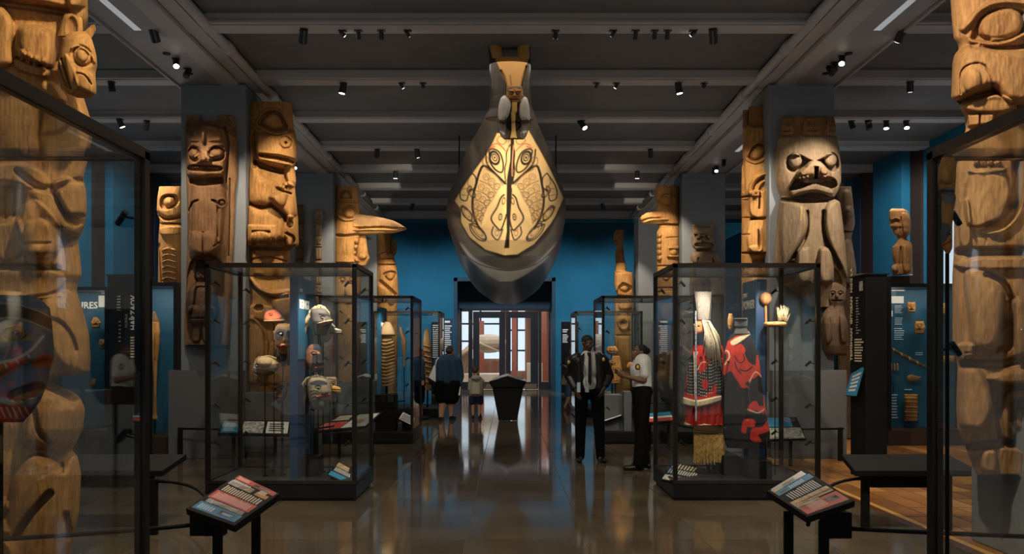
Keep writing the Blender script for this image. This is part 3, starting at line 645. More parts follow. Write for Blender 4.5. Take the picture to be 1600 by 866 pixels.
# --- second left column, raven beak pole
t=thing('totem_pole','golden pole with a very long raven beak pointing right, second on the left','totem pole')
r=Rel([(292,524,560),(330,523,562),(366,523,564),(400,523,556),(412,523,564),(470,522,564),(600,522,564)],19.0,depth=1,step=.8)
r.slab([(532,299),(550,298),(551,311),(530,311)],-4,1.5,False).dome(541,306,6,6,4).pillow([(540,301),(546,301),(548,311),(536,311)],2,2)
r.slab([(530,334),(537,325),(550,321),(560,330),(560,338),(545,344)],-4,2).pillow([(536,332),(546,324),(556,330),(554,340),(542,341)],6,6).line([(527,337),(540,345),(562,342)],1.6,2.5)
r.line([(524,316),(560,316)],1.6,-2).line([(524,368),(545,369),(562,366)],2.5,-5).line([(541,372),(541,404)],.8,-1)
for k in range(4): r.dome(559,378+k*9,5,4.5,4)
r.line([(524,412),(564,412)],2,-4).pillow([(540,452),(560,440),(564,460),(545,470)],5,6).eye(552,438,5,4,3).line([(530,470),(562,474)],2,-4).eye(536,438,4,3.5,3)
r.build('carved_shaft',M['wood_gold'],t,wob=.2)
b=Rel([(552,335,364),(565,335,367),(580,337,366),(600,341,365.5),(615,345,364.5),(625,350,362),(635,356.5,358.5)],18.85,depth=.55,step=.8,axis='h',cap=(0,5),th=9)
b.line([(552,357),(580,355.5),(600,355.5),(618,357),(634,357.5)],1.8,-9).line([(552,360),(590,359),(620,360)],1,2)
b.ppoly([(556,334),(600,339),(630,352),(634,356),(600,353),(556,350)],(.20,.15,.09),.55); b.build('beak',M['wood_gold'],t)
# small bird part under the beak
b=Rel([(368,558,572),(395,558,575),(404,556,578),(415,556,572)],19.0,depth=.8,step=.9); b.dome(567,400,7,6,4); b.build('wing_piece',M['wood_gold'],t)
# --- third left column pole
t=thing('totem_pole','short stout golden pole far left of the doors, under the raven beak','totem pole')
r=Rel([(366,588,611),(375,588,617),(385,588,621),(396,588,619),(402,588,615),(412,587,619),(416,587,619),(420,587,620),(440,587,622),(460,587,623),(480,588,620),(500,588,622),(629,588,620)],25.2,depth=1,step=.7)
for k in range(3): r.dome(617,377+k*9,4,4.5,4)
r.line([(611,368),(611,395)],1.3,-3).pillow([(592,398),(604,394),(614,397),(617,404),(594,404)],4,3).line([(594,405),(617,404)],1,-2).line([(588,414),(619,414)],1.5,-3)
r.slab([(598,430),(606,424),(617,424),(620,432),(610,440)],-3,1.5).pillow([(602,431),(609,426),(617,428),(615,436),(608,438)],4,4).line([(595,440),(605,448),(618,460)],3,-5).pillow([(590,446),(604,450),(612,464),(590,466)],4,5).eye(612,474,5,4,3).line([(600,490),(620,490)],2,-3)
r.build('carved_shaft',M['wood_gold'],t,wob=.2)
# --- first right column inner pole
t=thing('totem_pole','golden pole with a single almond eye left of the big round eyed bear post','totem pole')
r=Rel([(167,1170,1204),(196,1169,1204),(201,1161,1205),(240,1160,1206),(256,1161,1206),(262,1159,1206),(300,1158,1207),(340,1159,1207),(410,1158,1208),(560,1160,1210),(655,1160,1212)],12.85,depth=.95,step=.95)
r.slab([(1167,246),(1172,232),(1184,225),(1196,229),(1201,238),(1190,249),(1175,254)],-5,2.5).pillow([(1171,244),(1176,233),(1186,228),(1195,236),(1186,248),(1176,251)],7,6).line([(1167,244),(1176,228),(1188,224),(1202,237)],1.8,3.5).line([(1165,250),(1178,256),(1192,250),(1202,240)],1.6,2.5)
r.line([(1160,250),(1162,300)],3,-3).line([(1168,304),(1173,288),(1184,276),(1206,270)],3,6).line([(1174,300),(1179,288),(1190,279),(1206,276)],1.6,-5).line([(1179,302),(1185,290),(1195,283),(1206,281)],2,4)
r.slab([(1171,300),(1190,298),(1200,282),(1208,282),(1208,340),(1171,338)],7,2.5).line([(1185,302),(1184,327)],1.6,-6).slab([(1169,298),(1187,299),(1186,308),(1170,308)],5,1.5).line([(1158,309),(1171,307)],2,-6)
r.line([(1173,343),(1206,342)],2.6,-9).slab([(1169,347),(1208,345),(1208,394),(1169,392)],6,2).slab([(1182,358),(1187,372),(1187,390),(1182,390)],-7,2).pillow([(1168,386),(1186,385),(1188,394),(1169,395)],5,3)
for y in (313,341,367): r.line([(1158,y),(1169,y)],1.1,-3)
r.line([(1160,396),(1207,397)],2,-6).slab([(1176,406),(1200,405),(1200,414),(1176,414)],-5,2)
r.pillow([(1164,420),(1200,424),(1206,470),(1170,476)],6,9).line([(1162,480),(1208,482)],2,-5).pillow([(1164,490),(1206,490),(1204,560),(1166,556)],5,10).line([(1162,566),(1210,566)],2,-5).line([(1187,490),(1187,556)],1.4,-3)
r.ppoly([(1169,166),(1205,166),(1205,198),(1186,202),(1169,196)],(.16,.07,.02),.6)
r.build('carved_shaft',M['wood_gold'],t,wob=.3)
b=Rel([(172,1161,1170),(200,1160,1170)],12.9,depth=.8,step=1); b.build('top_fin',M['wood_brown'],t)
# --- first right column front post: the bear
t=thing('house_post','massive round eyed bear post on the front of the right grey column','totem pole')
r=Rel([(210,1219,1305),(218,1215,1309),(235,1212,1312),(260,1211,1314),(285,1212,1314),(300,1216,1309),(310,1220,1303),(316,1217,1312),(335,1215,1315),(370,1212,1319),(400,1210,1322),(432,1212,1324),(442,1216,1322),(455,1240,1322),(480,1262,1318)],12.38,depth=.52,step=.9,cap=(6,0),back=.03)
r.slab([(1226,250),(1234,242),(1246,242),(1262,250),(1272,252),(1284,247),(1298,239),(1308,246),(1310,262),(1302,270),(1290,268),(1280,256),(1264,256),(1256,266),(1240,272),(1228,266)],-12,4)
r.disc(1240.5,252.5,11.5,11.5,10,e=.15).dome(1240.5,252.5,10.5,10.5,4).disc(1296,251,11,11,10,e=.15).dome(1296,251,10,10,4)
r.pillow([(1262,254),(1272,252),(1282,256),(1296,270),(1296,284),(1280,280),(1262,280),(1244,284),(1242,272)],13,9)
r.disc(1253,270,7,7,2.5).disc(1285,268,7,7,2.5)
r.slab([(1269,262),(1276,262),(1276,281),(1269,281)],-17,1.5,False)
r.slab([(1232,299),(1236,288),(1244,279),(1254,286),(1264,287),(1270,288),(1282,285),(1290,277),(1303,280),(1307,291),(1298,297),(1284,293),(1270,290),(1250,297)],-14,2.5)
r.teeth(1243,283,1262,280,3,3.5,6).teeth(1282,279,1302,284,3,3.5,6)
r.pillow([(1232,299),(1250,294),(1270,287),(1290,293),(1300,300),(1296,307),(1272,301),(1250,304),(1236,309)],10,4)
r.slab([(1240,309),(1256,304),(1272,301),(1290,305),(1296,312),(1270,312)],-10,2)
r.line([(1220,313),(1262,315),(1306,311)],4,-10)
r.pillow([(1216,316),(1240,314),(1258,330),(1259,360),(1240,395),(1216,424)],10,9).pillow([(1286,330),(1298,314),(1313,318),(1322,400),(1323,436),(1300,400),(1287,366)],10,9)
r.line([(1259,332),(1257,370),(1236,405)],3,-7).line([(1285,332),(1287,370),(1312,420)],4,-9)
r.pillow([(1241,400),(1246,389),(1256,387),(1263,394),(1263,440),(1242,440)],12,7).pillow([(1276,394),(1284,387),(1294,390),(1298,402),(1300,440),(1277,440)],12,7)
r.slab([(1216,428),(1236,405),(1242,440),(1216,445)],-8,3).slab([(1300,420),(1314,438),(1310,470),(1298,470)],-8,3)
r.ppoly([(1215,318),(1235,316),(1250,330),(1240,380),(1220,410)],(.22,.16,.10),.4).ppoly([(1213,270),(1225,268),(1232,300),(1220,306)],(.30,.13,.05),.35).ppoly([(1242,270),(1256,262),(1292,264),(1296,280),(1276,280),(1250,282)],(.38,.19,.07),.5)
r.pline([(1250,324),(1249,345)],1.4,(.55,.34,.10),.8).pline([(1231,226),(1232,240)],1,(.55,.34,.10),.7).pline([(1298,226),(1299,238)],1,(.55,.34,.10),.7)
r.build('bear_body',M['wood_grey'],t,wob=.3)
cr=Rel([(182,1222,1300),(187,1221,1304),(200,1220,1306),(214,1219,1307)],12.36,depth=.45,step=.8,cap=(3,0),back=.05)
for cx,sc in ((1229,.8),(1267,1.15),(1298,.7)):
    cr.pillow([(cx-12*sc,212),(cx-13*sc,196),(cx-8*sc,184),(cx+8*sc,184),(cx+13*sc,196),(cx+12*sc,212)],5,5)
    cr.eye(cx-5*sc,196,3*sc,2*sc,1.5).eye(cx+5*sc,196,3*sc,2*sc,1.5).dome(cx,199,2*sc,5*sc,3).line([(cx-6*sc,206),(cx+6*sc,206)],1.2,-2.5).line([(cx-9*sc,191),(cx-2*sc,193)],1.3,2).line([(cx+9*sc,191),(cx+2*sc,193)],1.3,2)
cr.build('crown_of_faces',M['wood_brown'],t,'row of small human faces across the top')
lf=Rel([(438,1298,1308),(446,1292,1318),(456,1289,1322),(468,1290,1322),(478,1294,1318),(492,1284,1320),(505,1280,1324),(540,1284,1326),(556,1292,1322)],12.3,depth=.9,step=.8,cap=(4,4),back=.2)
lf.eye(1300,458,3.5,2.5,2.2).eye(1312,458,3.5,2.5,2.2).dome(1306,463,2.5,5,4).line([(1299,470),(1313,470)],1.5,-3).pillow([(1284,500),(1296,494),(1298,530),(1288,536)],5,5).pillow([(1310,494),(1322,500),(1322,534),(1312,532)],5,5)
lf.build('hanging_figure',M['wood_dark'],t,'dark small figure below the bear')
# dark pole in the shadow behind the right column
r=Rel([(292,1308,1330),(330,1306,1334),(350,1306,1336),(372,1308,1330),(420,1308,1338),(685,1308,1336)],15.0,depth=.9,step=1.2); r.pillow([(1316,300),(1334,305),(1336,345),(1318,350)],5,7).dome(1326,330,8,8,5).line([(1308,362),(1336,362)],2,-5).pillow([(1314,380),(1336,384),(1334,440),(1314,440)],5,6)
o=r.build('totem_pole',M['wood_dark']); tag(o,'dark shadowed pole half hidden behind the bear post','totem pole')
# --- second right column raven pole
t=thing('totem_pole','golden pole with a short hooked beak pointing left, second on the right','totem pole')
r=Rel([(291,1024,1059),(310,1024,1060),(322,1027,1060),(340,1023,1061),(352,1028,1061),(356,1030,1061),(364,1026,1061),(420,1026,1061),(600,1026,1061)],19.0,depth=1,step=.8)
r.slab([(1028,312),(1038,306),(1050,308),(1054,316),(1044,324),(1032,322)],-2,2).dome(1040,314,10,9,5).line([(1029,316),(1034,307),(1046,305),(1055,312)],1.5,2).line([(1049,292),(1049,308)],1,-3).line([(1053,292),(1053,308)],1,-3)
r.line([(1026,351),(1061,352)],2.2,-6).slab([(1041,386),(1061,385),(1061,403),(1041,403)],3,1.5,False).slab([(1044,389),(1061,389),(1061,401),(1044,401)],-3,1.5,False).dome(1052,395,6,5,3)
for k in range(5): r.dome(1029,368+k*9,4,4.5,4)
r.line([(1040,372),(1060,371)],.9,-2).line([(1026,416),(1061,416)],1.5,-3).eye(1040,436,5,4,3).line([(1028,450),(1060,450)],1.5,-4).pillow([(1030,460),(1058,460),(1056,500),(1032,500)],4,6).line([(1028,506),(1060,506)],1.5,-4)
r.build('carved_shaft',M['wood_gold'],t,wob=.2)
b=Rel([(1000,341,344),(1003,337,349),(1010,333,351),(1020,331,350.5),(1030,329,350),(1044,326,350)],18.85,depth=.6,step=.7,axis='h',cap=(4,0),th=9)
b.line([(1002,346),(1015,341.5),(1046,340)],1.2,-6).line([(1006,348),(1020,344),(1046,343)],1,3); b.build('beak',M['wood_gold'],t)
# --- third right column pole
t=thing('totem_pole','golden pole topped by a small perched bird, right of the blue wall','totem pole')
r=Rel([(358,962,974),(364,959,975),(374,958,975),(381,960,973),(384,965,972),(388,963,974),(400,961,975),(408,962,976),(412,962,978),(424,961,978),(426,960,989),(445,960,990),(455,962,990),(463,965,990),(470,960,990),(629,960,990)],25.2,depth=.9,step=.6,cap=(2,0))
r.dome(966,368,4,5,3).line([(959,376),(964,378)],1,-2).eye(967,366,2,2,1).dome(969,398,5,8,3).dome(968,398,2.5,3,-1).line([(961,410),(977,410)],1,-2).slab([(961,425),(990,425),(990,427),(961,427)],-2,1)
r.slab([(964,450),(972,443),(984,446),(986,454),(974,458)],-4,1.5).pillow([(967,451),(974,446),(982,449),(980,455),(973,456)],5,4).line([(963,454),(972,441),(986,446)],1.2,2.5).line([(962,462),(988,464)],2,-3).pillow([(966,474),(976,468),(986,476),(984,484),(968,484)],4,5).line([(962,490),(990,490)],1.5,-3)
r.disc(974,506,10,12,3).disc(974,506,6,7,-3).line([(962,524),(990,524)],1.5,-3).pillow([(965,530),(986,530),(986,575),(965,575)],3,6)
r.build('carved_shaft',M['wood_gold'],t,wob=.15)
w_=Rel([(426,975,989),(440,976,990),(455,984,990)],25.3,depth=.5,step=.8); w_.build('wing_piece',M['wood_brown'],t)
# --- small cat eared figure over the right case
t=thing('carved_figure','grey wooden standing figure with rounded ears on the second right column','statue')
r=Rel([(354,1084,1112),(360,1081,1115),(372,1080,1116),(385,1081,1116),(390,1086,1112),(392,1088,1110),(394,1081,1118),(400,1079,1124),(412,1078,1126),(430,1078,1127),(450,1077,1127),(475,1078,1128)],18.4,depth=.8,step=.7,cap=(3,3),back=.5)
r.slab([(1085,366),(1097,366),(1110,366),(1113,372),(1104,377),(1098,372),(1092,377),(1086,373)],-5,2).dome(1090.5,371,4.5,4.2,6).dome(1108,370,4.5,4.2,6).line([(1085,365),(1098,369),(1113,364)],1.8,3).pillow([(1094,374),(1100,370),(1105,376),(1100,380)],4,3).slab([(1087,380),(1112,380),(1112,386),(1087,386)],-5,1.2).line([(1087,388),(1112,387)],1.5,3).line([(1086,392),(1112,392)],2,-5)
r.pillow([(1080,398),(1096,394),(1118,398),(1124,408),(1108,414),(1084,412)],4,7).line([(1090,404),(1090,412)],1.5,-3).line([(1112,404),(1114,412)],1.5,-3).pillow([(1080,420),(1094,424),(1092,460),(1080,470)],5,6).pillow([(1108,424),(1126,418),(1126,455),(1110,462)],6,7).slab([(1096,440),(1108,440),(1106,475),(1096,475)],-7,2)
r.build('body',M['wood_grey'],t,wob=.15)
for cx in (1085,1111):
    e=Rel([(350,cx-3,cx+3),(354,cx-4,cx+4),(360,cx-4,cx+4)],18.4,depth=.8,step=.6,cap=(3,0)); e.build('ear',M['wood_grey'],t)
# --- bust on top of the right blue case
t=thing('carved_figure','pale wooden figure in profile standing above the blue case on the right','statue')
r=Rel([(326,1393,1411),(330,1389,1418),(342,1389,1423),(347,1391,1423),(354,1389.5,1423),(357,1394,1423),(362,1395,1422),(367,1397,1420),(370,1402,1417),(374,1403,1417),(380,1400,1424),(386,1394,1425),(400,1394,1425),(413,1397,1425),(416,1393,1425),(422,1393,1426),(430,1395,1426)],13.9,depth=.8,step=.6,cap=(4,2))
r.line([(1392,344),(1398,341),(1404,344)],1,2).dome(1399,346,3,1.6,-2).line([(1394,360),(1399,359)],1,-2).pillow([(1408,334),(1420,338),(1421,366),(1410,364)],3,5).line([(1406,340),(1405,366)],1.2,-2).line([(1406,386),(1404,415)],1.6,-3).pillow([(1409,384),(1424,388),(1424,424),(1410,424)],4,6).dome(1397,422,5,6,4)
r.build('body',M['wood_tan'],t,wob=.1); MB().box(X_(1396,13.9),X_(1424,13.9),13.95,14.2,2.711,Z_(429,13.7)).build('base_block',M['brown'],t)
# ---------------------------------------------------------------- ceiling spotlights (the lamps that light the poles)
housing=mat('lamp_housing',(.02,.02,.021),.4,.3)
ORD=['first','second','third','fourth','fifth','sixth','seventh','eighth']
def spot(pos,target,power,label,angle=38,color=(1,.85,.64),r=.055,L=.19,blend=.6,lit=True,drop=.06,group='ceiling spotlights',size=.05):
    p=Vector(pos); tg=Vector(target); d=(tg-p).normalized()
    t=thing('ceiling_spotlight',label,'spotlight',group)
    body=p-Vector((0,0,drop)); a=body-d*L*.5; b_=body+d*L*.5
    MB().tube([a,b_],[r*.9,r],14).build('housing',housing,t)
    MB().tube([p+Vector((0,0,.0)),body],.012,6).box(p.x-.05,p.x+.05,p.y-.03,p.y+.03,p.z-.012,p.z).build('bracket',housing,t)
    MB().tube([b_,b_+d*.004],r*.8,14).build('lamp_face',M['lamp'] if lit else housing,t)
    if power:
        l=D.lights.new('spot_beam','SPOT'); l.energy=power; l.color=color; l.spot_size=math.radians(angle); l.spot_blend=blend; l.shadow_soft_size=size
        o=D.objects.new('spot_beam',l); COL.objects.link(o); o.location=b_+d*.02; o.rotation_euler=(d).to_track_quat('-Z','Y').to_euler(); o.parent=t
    return t
ZT=5.595
W=(1,.84,.60)
# main can lamps, two per cross beam, aimed at poles, cases and the floor
spot((-2.55,10.4,ZT),(-3.3,12.6,3.8),470,'large black can lamp left of the canoe, nearest beam',44)
spot((2.57,10.4,ZT),(3.3,12.6,3.8),470,'large black can lamp right of the canoe, nearest beam',44)
spot((-2.46,12.45,ZT),(-3.3,12.75,1.6),160,'black can lamp beside top of the tall left golden pole',50)
spot((2.56,12.45,ZT),(3.3,12.75,1.6),160,'black can lamp beside top of the tall right golden pole',50)
spot((-2.6,16.58,ZT),(-3.4,18.9,3.6),620,'small can lamp on the fourth beam left of canoe',44)
spot((2.85,16.58,ZT),(3.5,18.9,3.6),620,'small can lamp on the fourth beam right of canoe',44)
spot((-2.5,18.6,ZT),(-2.9,20,0),120,'small can lamp on the fifth beam left of canoe',60)
spot((2.9,18.6,ZT),(2.9,20,0),120,'small can lamp on the fifth beam right of canoe',60)
spot((-2.6,22.73,ZT),(-3.7,25.1,3.0),600,'farthest left can lamp before the blue wall',40)
spot((2.6,22.73,ZT),(3.7,25.1,3.0),600,'farthest right can lamp before the blue wall',40)
# canoe lights: from both sides and below the beams
for i,(px,s,tgt,pw) in enumerate(((535,1,(-.3,12.6,4.1),300),(637,1,(0,13.5,3.6),240),(958,-1,(0,13.5,3.6),240),(1083,-1,(.3,12.6,4.1),300))):
    spot((X_(px,10.4),10.4,ZT),tgt,pw,'tiny bright ceiling lamp, %s from the left on the nearest beam'%ORD[i],50,(1,.84,.62),r=.028,L=.07,drop=.04)
for i,px in enumerate((560,596,868,993,1023,1043)):
    spot((X_(px,10.4),10.4,ZT),(X_(px,10.4),12,2),0,'unlit dark ceiling lamp, %s from the left on the nearest beam'%ORD[i],lit=False,r=.03,L=.11,drop=.05)
for i,px in enumerate((628,963)):
    spot((X_(px,12.45),12.45,ZT),(0,14.6,3.1),90,'tiny bright lamp on the second beam %s of the canoe'%('left','right')[i],60,r=.03,L=.07,drop=.04)
for i,px in enumerate((661,932,1100)):
    spot((X_(px,12.45),12.45,ZT),(0,14,2),0,'small dark lamp, %s from the left on the second beam'%ORD[i],lit=False,r=.028,L=.06,drop=.04)
# lights for the carved fronts of the first columns, from the beams nearer the camera
spot((-4.4,10.36,ZT),(-4.38,12.3,3.5),330,'ceiling lamp before the left house post, on the nearest beam',48,(1,.82,.62))
spot((4.9,10.36,ZT),(4.38,12.3,3.4),640,'ceiling lamp before the bear post, on the nearest beam',50,(1,.88,.72))
spot((-1.2,4.2,ZT),(-3.5,6.2,2.6),560,'ceiling lamp above the left foreground pole',70,W)
spot((1.2,4.2,ZT),(3.6,6.3,2.9),1000,'ceiling lamp above the right foreground pole',70,W)
spot((-1.0,8.35,ZT),(-3.3,6.4,2.2),200,'ceiling lamp behind the left foreground pole',50,W)
spot((1.3,14.5,ZT),(3.3,12.9,2.2),60,'ceiling lamp beyond the tall right pole',50,W)
spot((-1.6,8.35,ZT),(1.2,12,1.2),330,'added fill lamp over the hall aimed at the two guards',34,(1,.88,.72))  # added to brighten the guards from the camera side
spot((1.4,6.28,ZT),(.4,8.2,0),260,'ceiling lamp over the open floor, right of the middle',70,(1,.85,.66))
spot((-1.4,6.28,ZT),(-.4,7.6,0),260,'ceiling lamp over the open floor, left of the middle',70,(1,.85,.66))
spot((0.2,4.2,ZT),(0,5.5,0),160,'ceiling lamp above the camera, middle of hall',80,(1,.85,.66))
spot((-1.8,16.58,ZT),(-1.2,19,1),240,'ceiling lamp over the walking woman and child',50,(1,.88,.72))
spot((6.3,14.52,ZT),(8.15,17.6,3.0),520,'aisle ceiling lamp washing the right blue wall',75,(.9,.95,1))
spot((-6.3,14.52,ZT),(-8.15,17.6,3.0),300,'aisle ceiling lamp washing the left blue wall',75,(.9,.95,1))
spot((5.6,8.35,ZT),(5.2,10.5,0),300,'aisle ceiling lamp over the wooden floor',80,(1,.85,.66))
# track lamps on the long beams
for i,(px,Y,s) in enumerate(((270,11.3,-1),(281,11.7,-1),(1322,11.2,1),(1300,11.6,1),(1312,11.45,1),(470,17.6,-1),(1110,17.9,1),(1121,17.3,1),(1104,18.1,1))):
    s_=s*4.5; tg=(s*3.2,Y-3.0,1.2) if i not in (1,3) else (s*5.0,Y-2.6,1.6)
    spot((s_,Y,ZC),tg,[150,0,150,0,0,60,60,0,0][i],'black track lamp, %s on the %s long beam'%(ORD[i if s<0 else i-2],'left' if s<0 else 'right'),60,lit=i in (0,2,5,6),r=.045,L=.15)
for i,(x,Y,tg,pw,lit) in enumerate(((-5.9,12.4,(-5.4,12.9,1.5),0,0),(-6.7,14.4,(-5.7,15.1,3),300,1),(6.0,14.5,(7,14,2),0,0),(6.3,14.5,(7,14.4,2),0,0),(6.0,12.4,(6.8,14.2,2.4),200,1),(6.6,14.5,(6.4,13.9,2.5),120,1),(6.95,14.5,(6.5,12,0),100,1))):
    spot((x,Y,ZT),tg,pw,'aisle ceiling lamp, %s counted from the left side of the hall'%ORD[i],60,lit=lit,r=.05,L=.16)
# wall washers on the blue end wall
for i,x in enumerate((-4.2,-1.7,1.7,4.2)):
    spot((x,28.6,7.08),(x*1.12,32.4,1.3),1000,'wall washer lamp above the end wall, %s from the left'%ORD[i],92,(.85,.93,1),r=.07,blend=1,size=.4)
for s_,nm in ((-1,'left'),(1,'right')):  # added lamps out of view that brighten the canoe bow and lower hull
    spot((s_*2.6,2.7,2.66),(0,13.2,3.4),5400,'added unseen lamp on the near %s case, aimed at the canoe'%nm,17,(1,.88,.70),drop=-.14,group='added canoe lamps')
# ---------------------------------------------------------------- the great canoe
CN=thing('canoe','giant carved canoe hung from the ceiling, dark hull with cream painted bow','canoe')
hull_m=wood('hull_paint',(.012,.009,.007),(.045,.036,.028),.38,painted=True,bump=.2,crack=False)
rows=[(163,766,829),(180,760,834),(200,749,843),(220,737,852),(240,727,861),(260,718,868),(280,710,875),(300,703,881),(320,699,884),(340,698,884),(355,700,880),(370,707,876),(385,714,869),(400,724,860),(412,738,848),(424,754,832),(434,768,818),(440,780,806)]
r=Rel(rows,14,depth=1,step=.95)
n_=r.n; A=r.Yp[:,0]
Ys=np.interp(A,[163,200,240,290,330,380,440],[11.7,12.5,13.8,15.8,17.0,16.6,15.2])
Yc=np.interp(A,[163,235,330,375,400,420,440],[11.35,11.9,12.4,12.7,13.15,13.9,14.9])
uu=(1-np.cos(r.t))/2
sh=(1-np.abs(2*uu-1)**1.55)[None]
sh=sh**np.interp(A,[163,300,400,440],[.9,.8,.75,.6])[:,None]
Yd=Ys[:,None]+(Yc-Ys)[:,None]*sh
Z=lambda x,y:(690+x/3.463,200+y/3.463)
def ZL(*p): return [Z(*q) for q in p]
def mir(pts): return [(2*(380-.05*y)-x,y) for x,y in pts]
CR=(.60,.40,.17); BK=(.02,.014,.010); BR=(.20,.10,.04); SHEEN=(.60,.57,.51)
r.ppoly(ZL((20,430),(90,480),(120,540),(200,640),(340,700),(450,680),(560,590),(630,470),(690,400),(660,560),(600,650),(500,740),(400,780),(250,770),(100,640)),(.16,.14,.115),.8,e=6)  # light sheen on the lower hull, painted into the colour in two tones
r.ppoly(ZL((100,620),(200,720),(350,770),(500,735),(620,620),(560,720),(450,800),(350,840),(260,810),(160,720)),SHEEN,.8,e=4)
cream=ZL((300,30),(250,130),(150,270),(70,395),(105,440),(105,510),(150,590),(240,660),(340,690),(410,685),(500,630),(590,520),(620,470),(660,380),(590,230),(520,100),(470,10),(380,5))
r.ppoly(cream,CR,1,sm=False); 
r.pline(ZL((100,505),(150,592),(240,668),(340,697),(410,692),(500,638),(590,530),(622,470)),.8,BK)
r.pline(ZL((60,590),(110,665),(200,735),(350,772),(500,742),(600,660),(645,590)),.7,(.015,.012,.01))
r.pline(ZL((300,28),(250,130),(150,270),(70,395)),.7,(.35,.2,.06)); r.pline(ZL((470,10),(520,100),(590,230),(660,380)),.7,(.35,.2,.06))
r.ppoly(ZL((374,60),(392,60),(394,200),(382,330),(372,500),(366,650),(338,652),(352,560),(350,420),(352,280),(370,180)),BK,1,sm=False)
def both(f,pts,*a,**k):
    f(ZL(*pts),*a,**k); f(ZL(*mir(pts)),*a,**k)
both(r.pline,[(268,140),(262,180),(290,225),(325,240),(334,200),(318,140),(285,115),(258,122),(262,160)],1.3,BK)
both(r.pline,[(240,118),(245,190),(290,245),(345,300)],1.2,BK)
both(r.pline,[(345,302),(300,258),(232,205),(205,240),(188,300),(170,370),(168,440),(184,500),(204,545)],1.9,BK)
both(r.pline,[(372,90),(352,130),(350,180),(342,230),(346,290)],1.0,BK)
both(r.pline,[(312,45),(300,70),(330,90),(350,70),(330,50),(312,45)],.7,BR)
both(r.pline,[(270,95),(300,85),(330,105),(345,125)],.8,RED); both(r.pline,[(262,108),(290,100)],.8,RED)
both(r.pline,[(362,95),(358,200),(352,260)],.7,(.5,.22,.1))
both(r.pline,[(225,165),(245,155),(255,180),(238,205),(222,190),(225,165)],.7,BR)
for s_ in (0,1):
    q=(lambda x,y:Z(*(mir([(x,y)])[0]))) if s_ else Z
    sg=-1 if s_ else 1
    c=q(286,162); r.pring(c[0],c[1],7.2,10,1.5,BK,rot=-20*sg); c=q(287,160); r.pring(c[0],c[1],3.6,5.4,.8,BK,rot=-20*sg); r.pdisc(c[0],c[1],1.6,2.6,BK,rot=-20*sg)
    O=[(240,222),(206,285),(188,340),(176,390),(172,440),(180,492)]; I=[(338,318),(300,360),(272,402),(250,440),(232,480),(216,520)]
    for k in range(6):
        o_,i_=O[k],I[k]; mid=((o_[0]+i_[0])/2+6,(o_[1]+i_[1])/2-12); r.pline([q(*o_),q(*mid),q(*i_)],.7,BR)
        if k<5:
            o2,i2=O[k+1],I[k+1]; w_=(i_[0]-o_[0]); ang=math.degrees(math.atan2(i_[1]-o_[1],i_[0]-o_[0]))
            for f,rr in ((.80,.13),(.50,.16),(.2,.15)):
                cx=(o_[0]+o2[0])/2*(1-f)+(i_[0]+i2[0])/2*f; cy=(o_[1]+o2[1])/2*(1-f)+(i_[1]+i2[1])/2*f-5; c=q(cx,cy); L_=w_*rr/3.463*1.15
                r.pring(c[0],c[1],L_,5.0,.5,BK if f==.8 else BR,rot=ang*sg); r.pline([(c[0]-L_*.5*sg,c[1]+1),(c[0],c[1]-2.4),(c[0]+L_*.6*sg,c[1]+2.2)],.4,BR)
    for x,y,rx,ry,ro in ((136,462,5,13,-32),(200,560,6,16,-42),(150,332,3,5,20),(165,355,7,4,60)):
        c=q(x,y); r.pring(c[0],c[1],rx,ry,.7,BK,rot=ro*sg); r.pring(c[0],c[1],rx*.55,ry*.55,.4,BR,rot=ro*sg)
    c=q(318,482); r.pring(c[0],c[1],2.6,4.6,.7,BK,rot=8*sg); r.pdisc(c[0],c[1],1.1,2,BK)
    c=q(336,395); r.pring(c[0],c[1],2.2,5,.5,BK,rot=10*sg); c=q(300,570); r.pring(c[0],c[1],2.8,4,.5,BR)
both(r.pline,[(165,245),(185,270),(180,320),(150,345),(135,392),(105,385),(100,350),(115,310),(140,275),(165,245)],1.0,BK)
both(r.pline,[(115,330),(140,330),(150,350)],.6,BR); both(r.pline,[(108,362),(136,366)],.6,BR); both(r.pline,[(150,270),(140,300),(160,320)],.6,BR)
both(r.pline,[(104,425),(150,450),(178,500),(160,505),(120,475),(104,425)],.9,BK)
both(r.pline,[(150,520),(205,545),(240,590),(232,612),(195,600),(160,560),(150,520)],.9,BK)
both(r.pline,[(338,362),(320,380),(300,430),(268,490),(300,540),(322,550),(345,490),(350,470)],1.3,BK)
both(r.pline,[(280,535),(272,575),(305,606),(330,550)],1.1,BK); both(r.pline,[(290,548),(318,560)],.6,BR)
both(r.pline,[(320,305),(270,400),(240,440),(215,530)],.7,(.35,.2,.08))
both(r.ppoly,[(345,306),(312,330),(275,395),(245,435),(215,525),(222,535),(262,470),(300,400),(346,330)],(.66,.46,.20))
nr=len(r.t)
Xw=(r.X-VX)*Yd/F; Zw=HC+(VY-r.Yp)*Yd/F
co=[]; fc=[]; cols=[]
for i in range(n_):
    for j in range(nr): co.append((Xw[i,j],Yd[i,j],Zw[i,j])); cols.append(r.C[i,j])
for i in range(n_-1):
    for j in range(nr-1): a=i*nr+j; fc.append((a,a+nr,a+nr+1,a+1))
